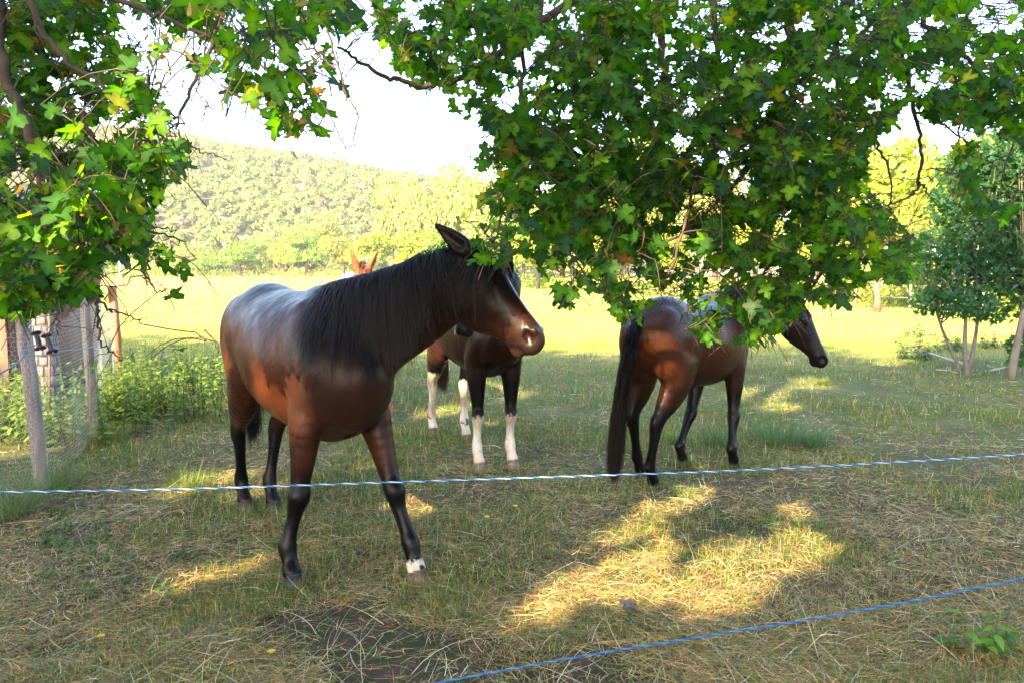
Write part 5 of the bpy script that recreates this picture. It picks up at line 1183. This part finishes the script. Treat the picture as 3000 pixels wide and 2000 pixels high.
def pasture():
    # short green grass
    x, y = screen_pts(260000, 2.3, 19, .9); gm = green_mask(x, y); so = soilness(x, y); keep = (rng.random(len(x)) < np.clip((gm-.43)*4.5, .10, 1)) & (rng.random(len(x)) > np.clip((so-.62)*5, 0, .96))
    x, y = x[keep], y[keep]; gm = gm[keep]
    hv = [(-.49, 3.72), (-1.12, 3.66), (-1.61, 4.88), (-1.81, 4.90), (.01, 6.0), (-.26, 5.9), (-.43, 6.95), (-.78, 7.25), (1.44, 6.10), (1.84, 6.0), (1.02, 5.72), (1.06, 5.40)]
    for hx, hy in hv:                      # grass pressed up round the hooves
        a_ = rng.uniform(0, 6.28, 170); r_ = rng.uniform(.055, .17, 170); x = np.r_[x, hx+r_*np.cos(a_)]; y = np.r_[y, hy+r_*np.sin(a_)]; gm = np.r_[gm, np.full(170, .75)]
    n = len(x); sc_ = np.clip(y/5, .8, 2.6)
    z = gz(x, y); h = rng.uniform(.025, .075, n)*(.7+gm)*np.clip(sc_, 1, 1.35); w_ = rng.uniform(.0022, .0045, n)*sc_
    c = GR[rng.integers(0, len(GR), n)]*rng.uniform(.7, 1.35, (n, 1)); dry = rng.random(n) < .28; c[dry] = ST[rng.integers(0, len(ST), dry.sum())]*rng.uniform(.6, 1., (dry.sum(), 1))
    V, F, C = blades(np.stack([x, y, z], -1), h, w_, rng.uniform(0, 6.28, n), np.abs(rng.normal(.45, .3, n)), c)
    tag(obj('short_grass', mesh_np('short_grass', V, F, M_grass, False, C)), 'short green and drying grass of the shaded pasture', 'grass', kind='stuff')
    # lying straw and cut hay
    x, y = screen_pts(230000, 2.3, 13, 1.25); sm = fbm(x+11, y-4, 1.0, 3); so = soilness(x, y); keep = (rng.random(len(x)) < np.clip(1.4-(green_mask(x, y)-.50)*3.2, .25, 1)*np.clip(1.5-y/11, .15, 1)) & (rng.random(len(x)) > np.clip((so-.60)*4, 0, .93))
    x, y = x[keep], y[keep]; n = len(x); sc_ = np.clip(y/4.5, .85, 2.2)
    L_ = rng.gamma(2.5, .024, n)+.025; L_ = np.minimum(L_, .28); heap = np.clip(fbm(x*1.0, y*1.0, 2.6, 2)-.45, 0, 1)*.10
    z = gz(x, y)+rng.random(n)**2*.03+heap*rng.random(n)
    flow = fbm(x, y, .8, 2)*9; hd = flow+rng.normal(0, .85, n)+(rng.random(n) < .5)*math.pi
    c = ST[rng.integers(0, len(ST), n)]*rng.uniform(.55, 1.25, (n, 1)); g = rng.random(n) < .34; c[g] = (GR[rng.integers(0, len(GR), g.sum())]*1.1+np.array((.05, .03, .02)))*rng.uniform(.7, 1.3, (g.sum(), 1))
    V, F, C = blades(np.stack([x, y, z], -1), L_, rng.uniform(.0016, .0036, n)*sc_, hd, rng.normal(1.36, .16, n), c, m=5, curl=.25, lat=1.0)
    tag(obj('cut_hay', mesh_np('cut_hay', V, F, M_straw, False, C)), 'loose dry hay lying over the shaded pasture', 'hay', kind='stuff')
    # pale stray stalks
    x, y = screen_pts(900, 2.3, 9, 1.2); n = len(x); V, F, C = blades(np.stack([x, y, gz(x, y)+.02], -1), rng.uniform(.12, .42, n), rng.uniform(.0018, .003, n), rng.uniform(0, 6.28, n), rng.uniform(.8, 1.5, n), np.tile((.50, .46, .30), (n, 1))*rng.uniform(.7, 1.2, (n, 1)), m=7, curl=.4, lat=.7)
    tag(obj('stray_stalks', mesh_np('stray_stalks', V, F, M_straw, False, C)), 'pale bent stalks standing out of the hay', 'stalks', kind='stuff')
    # sunlit meadow beyond the shade
    x, y = screen_pts(110000, 15, 75, 1.0, .8); n = len(x); sc_ = y/17
    gg = fbm(x, y, .25, 4); hh = (.06+.16*np.clip(gg-.4, 0, 1))*rng.uniform(.6, 1.4, n)*np.clip(sc_, 1, 1.8)
    c = np.array((.22, .26, .045))*(1-np.clip((gg-.35)*2.5, 0, 1))[:, None]+np.array((.36, .31, .12))*np.clip((gg-.35)*2.5, 0, 1)[:, None]; c = c*rng.uniform(.7, 1.3, (n, 1))*(.55+.9*fbm(x+40, y, .12, 3))[:, None]
    V, F, C = blades(np.stack([x, y, gz(x, y)-.004], -1), hh, rng.uniform(.006, .013, n)*sc_, rng.uniform(0, 6.28, n), rng.uniform(.1, .7, n), c, m=3)
    tag(obj('meadow_grass', mesh_np('meadow_grass', V, F, M_grass, False, C)), 'sunlit yellow green meadow grass beyond the shade', 'grass', kind='stuff')
    # tall golden grass at the left, far off
    n = 9000; x = rng.uniform(-62, -8, n); y = 95+rng.random(n)*70+x*.15; V, F, C = blades(np.stack([x, y, 0*x], -1), rng.uniform(.6, 1.5, n), rng.uniform(.06, .12, n), rng.uniform(0, 6.28, n), rng.uniform(.05, .5, n), np.tile((.36, .23, .10), (n, 1))*rng.uniform(.6, 1.25, (n, 1)), m=3)
    tag(obj('tall_dry_grass', mesh_np('tall_dry_grass', V, F, M_straw, False, C)), 'band of tall golden dry grass in front of the far trees at the left', 'grass', kind='stuff')
pasture()
def tussock(label, D, n=260, hgt=.30, r=.16, col=(.075, .135, .062)):
    g = G(D); t = empty('grass_tussock', (g[0], g[1], float(gz(g[0], g[1])))); a = rng.uniform(0, 6.28, n); rr = r*rng.random(n)**.7*.6
    V, F, C = blades(np.stack([rr*np.cos(a), rr*np.sin(a), 0*a], -1), rng.uniform(.5, 1.1, n)*hgt, rng.uniform(.003, .006, n)*max(1, g[1]/5), a+rng.normal(0, .5, n), rng.uniform(.2, .8, n), np.array(col)*rng.uniform(.7, 1.5, (n, 1)), m=6, curl=1.1)
    tag(t, label, 'grass tussock', 'tussocks of long grass'); obj('blades', mesh_np('blades', V, F, M_grass, False, C), t)
for a in [('largest bluish tussock of long grass right of the dark horse\'s forelegs', (1790, 1015), 330, .36, .34), ('small bluish tussock right of the largest one', (1868, 1025), 240, .26, .14), ('low tussock just behind the dark horse\'s far foreleg', (1650, 1020), 260, .24, .2),
          ('bright green tussock under the dark horse\'s belly', (1545, 1015), 180, .14, .12, (.08, .17, .03)), ('small lit tussock left of the nearest horse\'s raised foreleg', (905, 1065), 130, .12, .08, (.11, .14, .03)), ('dark tussock between the dark horse\'s hooves and the sunny patch', (1570, 1140), 160, .10, .14, (.07, .13, .03)),
          ('tall pale tussock at the left edge below the rope', (25, 1180), 420, .50, .25, (.11, .15, .08)), ('long grass at the foot of the second leaning post', (245, 1015), 300, .30, .3, (.11, .15, .05)), ('green tuft on the grass below the dark horse\'s muzzle', (1895, 880), 160, .14, .18, (.10, .13, .03)), ('grass tuft left of the nearest horse\'s hind hooves', (430, 1120), 240, .18, .2, (.10, .14, .03)), ('long grass around the foot of the wire netting', (130, 1120), 320, .28, .3, (.08, .13, .04))]:
    tussock(*a)

def leafy_weeds(name, label, cat, spots, hgt, lsz, col, rg, kind=None, nl=16):
    """upright stems with opposite pointed leaves; spots (n,2)"""
    VV, FF, CC = [], [], []; off = 0; C_, T_, S_ = [], [], []
    A = Acc()
    for x, y in spots:
        h = hgt*rg.uniform(.6, 1.15); b = np.array((x, y, float(gz(x, y)))); top = b+np.array((rg.normal(0, .12)*h, rg.normal(0, .12)*h, h)); v, f = tube_np([b, b*.5+top*.5+rg.normal(0, .01, 3), top], [.005, .004, .002], 4); A.add(v, f, (.10, .13, .04))
        for i in range(nl):
            s = .15+.85*i/nl; a = i*1.57+rg.normal(0, .3); d = np.array((math.cos(a), math.sin(a), rg.uniform(-.35, .35))); sz = lsz*(1.15-.6*s)*rg.uniform(.8, 1.2); C_.append(b*(1-s)+top*s); T_.append(nrm(d)); S_.append(sz)
    C_, T_, S_ = np.array(C_), np.array(T_), np.array(S_); n = len(C_); up = nrm(np.array((0, 0, 1.))+rg.normal(0, .25, (n, 3))); X = nrm(np.cross(T_, up)); Z = np.cross(X, T_)
    prof = [(0, 0, 0), (.25, .20, .03), (.25, -.20, .03), (.25, 0, 0), (.6, .16, -.02), (.6, -.16, -.02), (.6, 0, -.05), (1, 0, -.22)]
    V = np.stack([C_+S_[:, None]*(T_*p[0]+X*p[1]+Z*p[2]) for p in prof], 1).reshape(-1, 3)
    F = (np.arange(n)*8)[:, None, None]+np.array([(0, 3, 1), (0, 2, 3), (1, 3, 6), (1, 6, 4), (3, 2, 5), (3, 5, 6), (4, 6, 7), (6, 5, 7)])[None]
    A.add(V, F.reshape(-1, 3), np.repeat(np.array(col)*rg.uniform(.7, 1.35, (n, 1)), 8, axis=0))
    o = obj(name, A.mesh(name, M_grass, False)); tag(o, label, cat, kind=kind); return o
rg = np.random.default_rng(404)
def spotsD(n, x0, x1, d0, d1):
    d = rg.uniform(d0, d1, n); return np.stack([(rg.uniform(x0, x1, n)*.43537-512)/739.6*d, d], -1)
leafy_weeds('nettle_patch', 'sunlit bright green nettles behind the netting at the left', 'nettles', np.vstack([spotsD(190, 225, 500, 7.8, 11), spotsD(170, -20, 235, 6.6, 10.5), spotsD(50, 235, 330, 7.3, 9)]), .60, .11, (.105, .17, .03), rg, 'stuff')
leafy_weeds('weed_patch', 'low green weeds among the grass at the lower left', 'weeds', np.vstack([spotsD(60, 60, 260, 3.6, 5), spotsD(30, 120, 400, 3.2, 4.2)]), .07, .05, (.06, .13, .04), rg, 'stuff', nl=8)
for lab, D, r, n in [('low bluish shrub left of the three-stemmed young maple', (2100, 822), .45, 20), ('small pale weed cluster at the shade edge left of the young maple', (2120, 775), .35, 14), ('green sapling growth right of the three-stemmed maple', (2190, 805), .25, 12), ('small shrub between the two young maples', (2275, 800), .22, 10)]:
    g = G(D); leafy_weeds('small_shrub', lab, 'shrub', np.stack([g[0]+rg.normal(0, r*.5, n), g[1]+rg.normal(0, r*.4, n)], -1), .42, .12, (.06, .12, .055), rg, nl=14)
g = G((2290, 1500)); 
leafy_weeds('broad_leaved_weed', 'bright green broad-leaved weed under the lower rope at the right edge', 'weed', np.stack([g[0]+rg.normal(0, .10, 7), g[1]+rg.normal(0, .05, 7)], -1), .22, .10, (.09, .19, .03), rg, nl=7)
# ------------------------------------------------------------------ the air between the pasture and the hill
hz = obj('haze', mesh_np('haze', np.array([(x, y, z) for z in (-1.5, 118) for x, y in ((-1200, -80), (900, -80), (900, 3100), (-1200, 3100))], float), bf))
hm = bpy.data.materials.new('haze_air'); hm.use_nodes = True; hn = hm.node_tree.nodes; hn.clear(); ho = hn.new('ShaderNodeOutputMaterial'); hv = hn.new('ShaderNodeVolumePrincipled')
hv.inputs['Color'].default_value = (.86, .92, 1, 1); hv.inputs['Density'].default_value = .00024; hv.inputs['Anisotropy'].default_value = 0.0
hm.node_tree.links.new(hv.outputs[0], ho.inputs['Volume']); hz.data.materials.append(hm); tag(hz, kind='stuff')
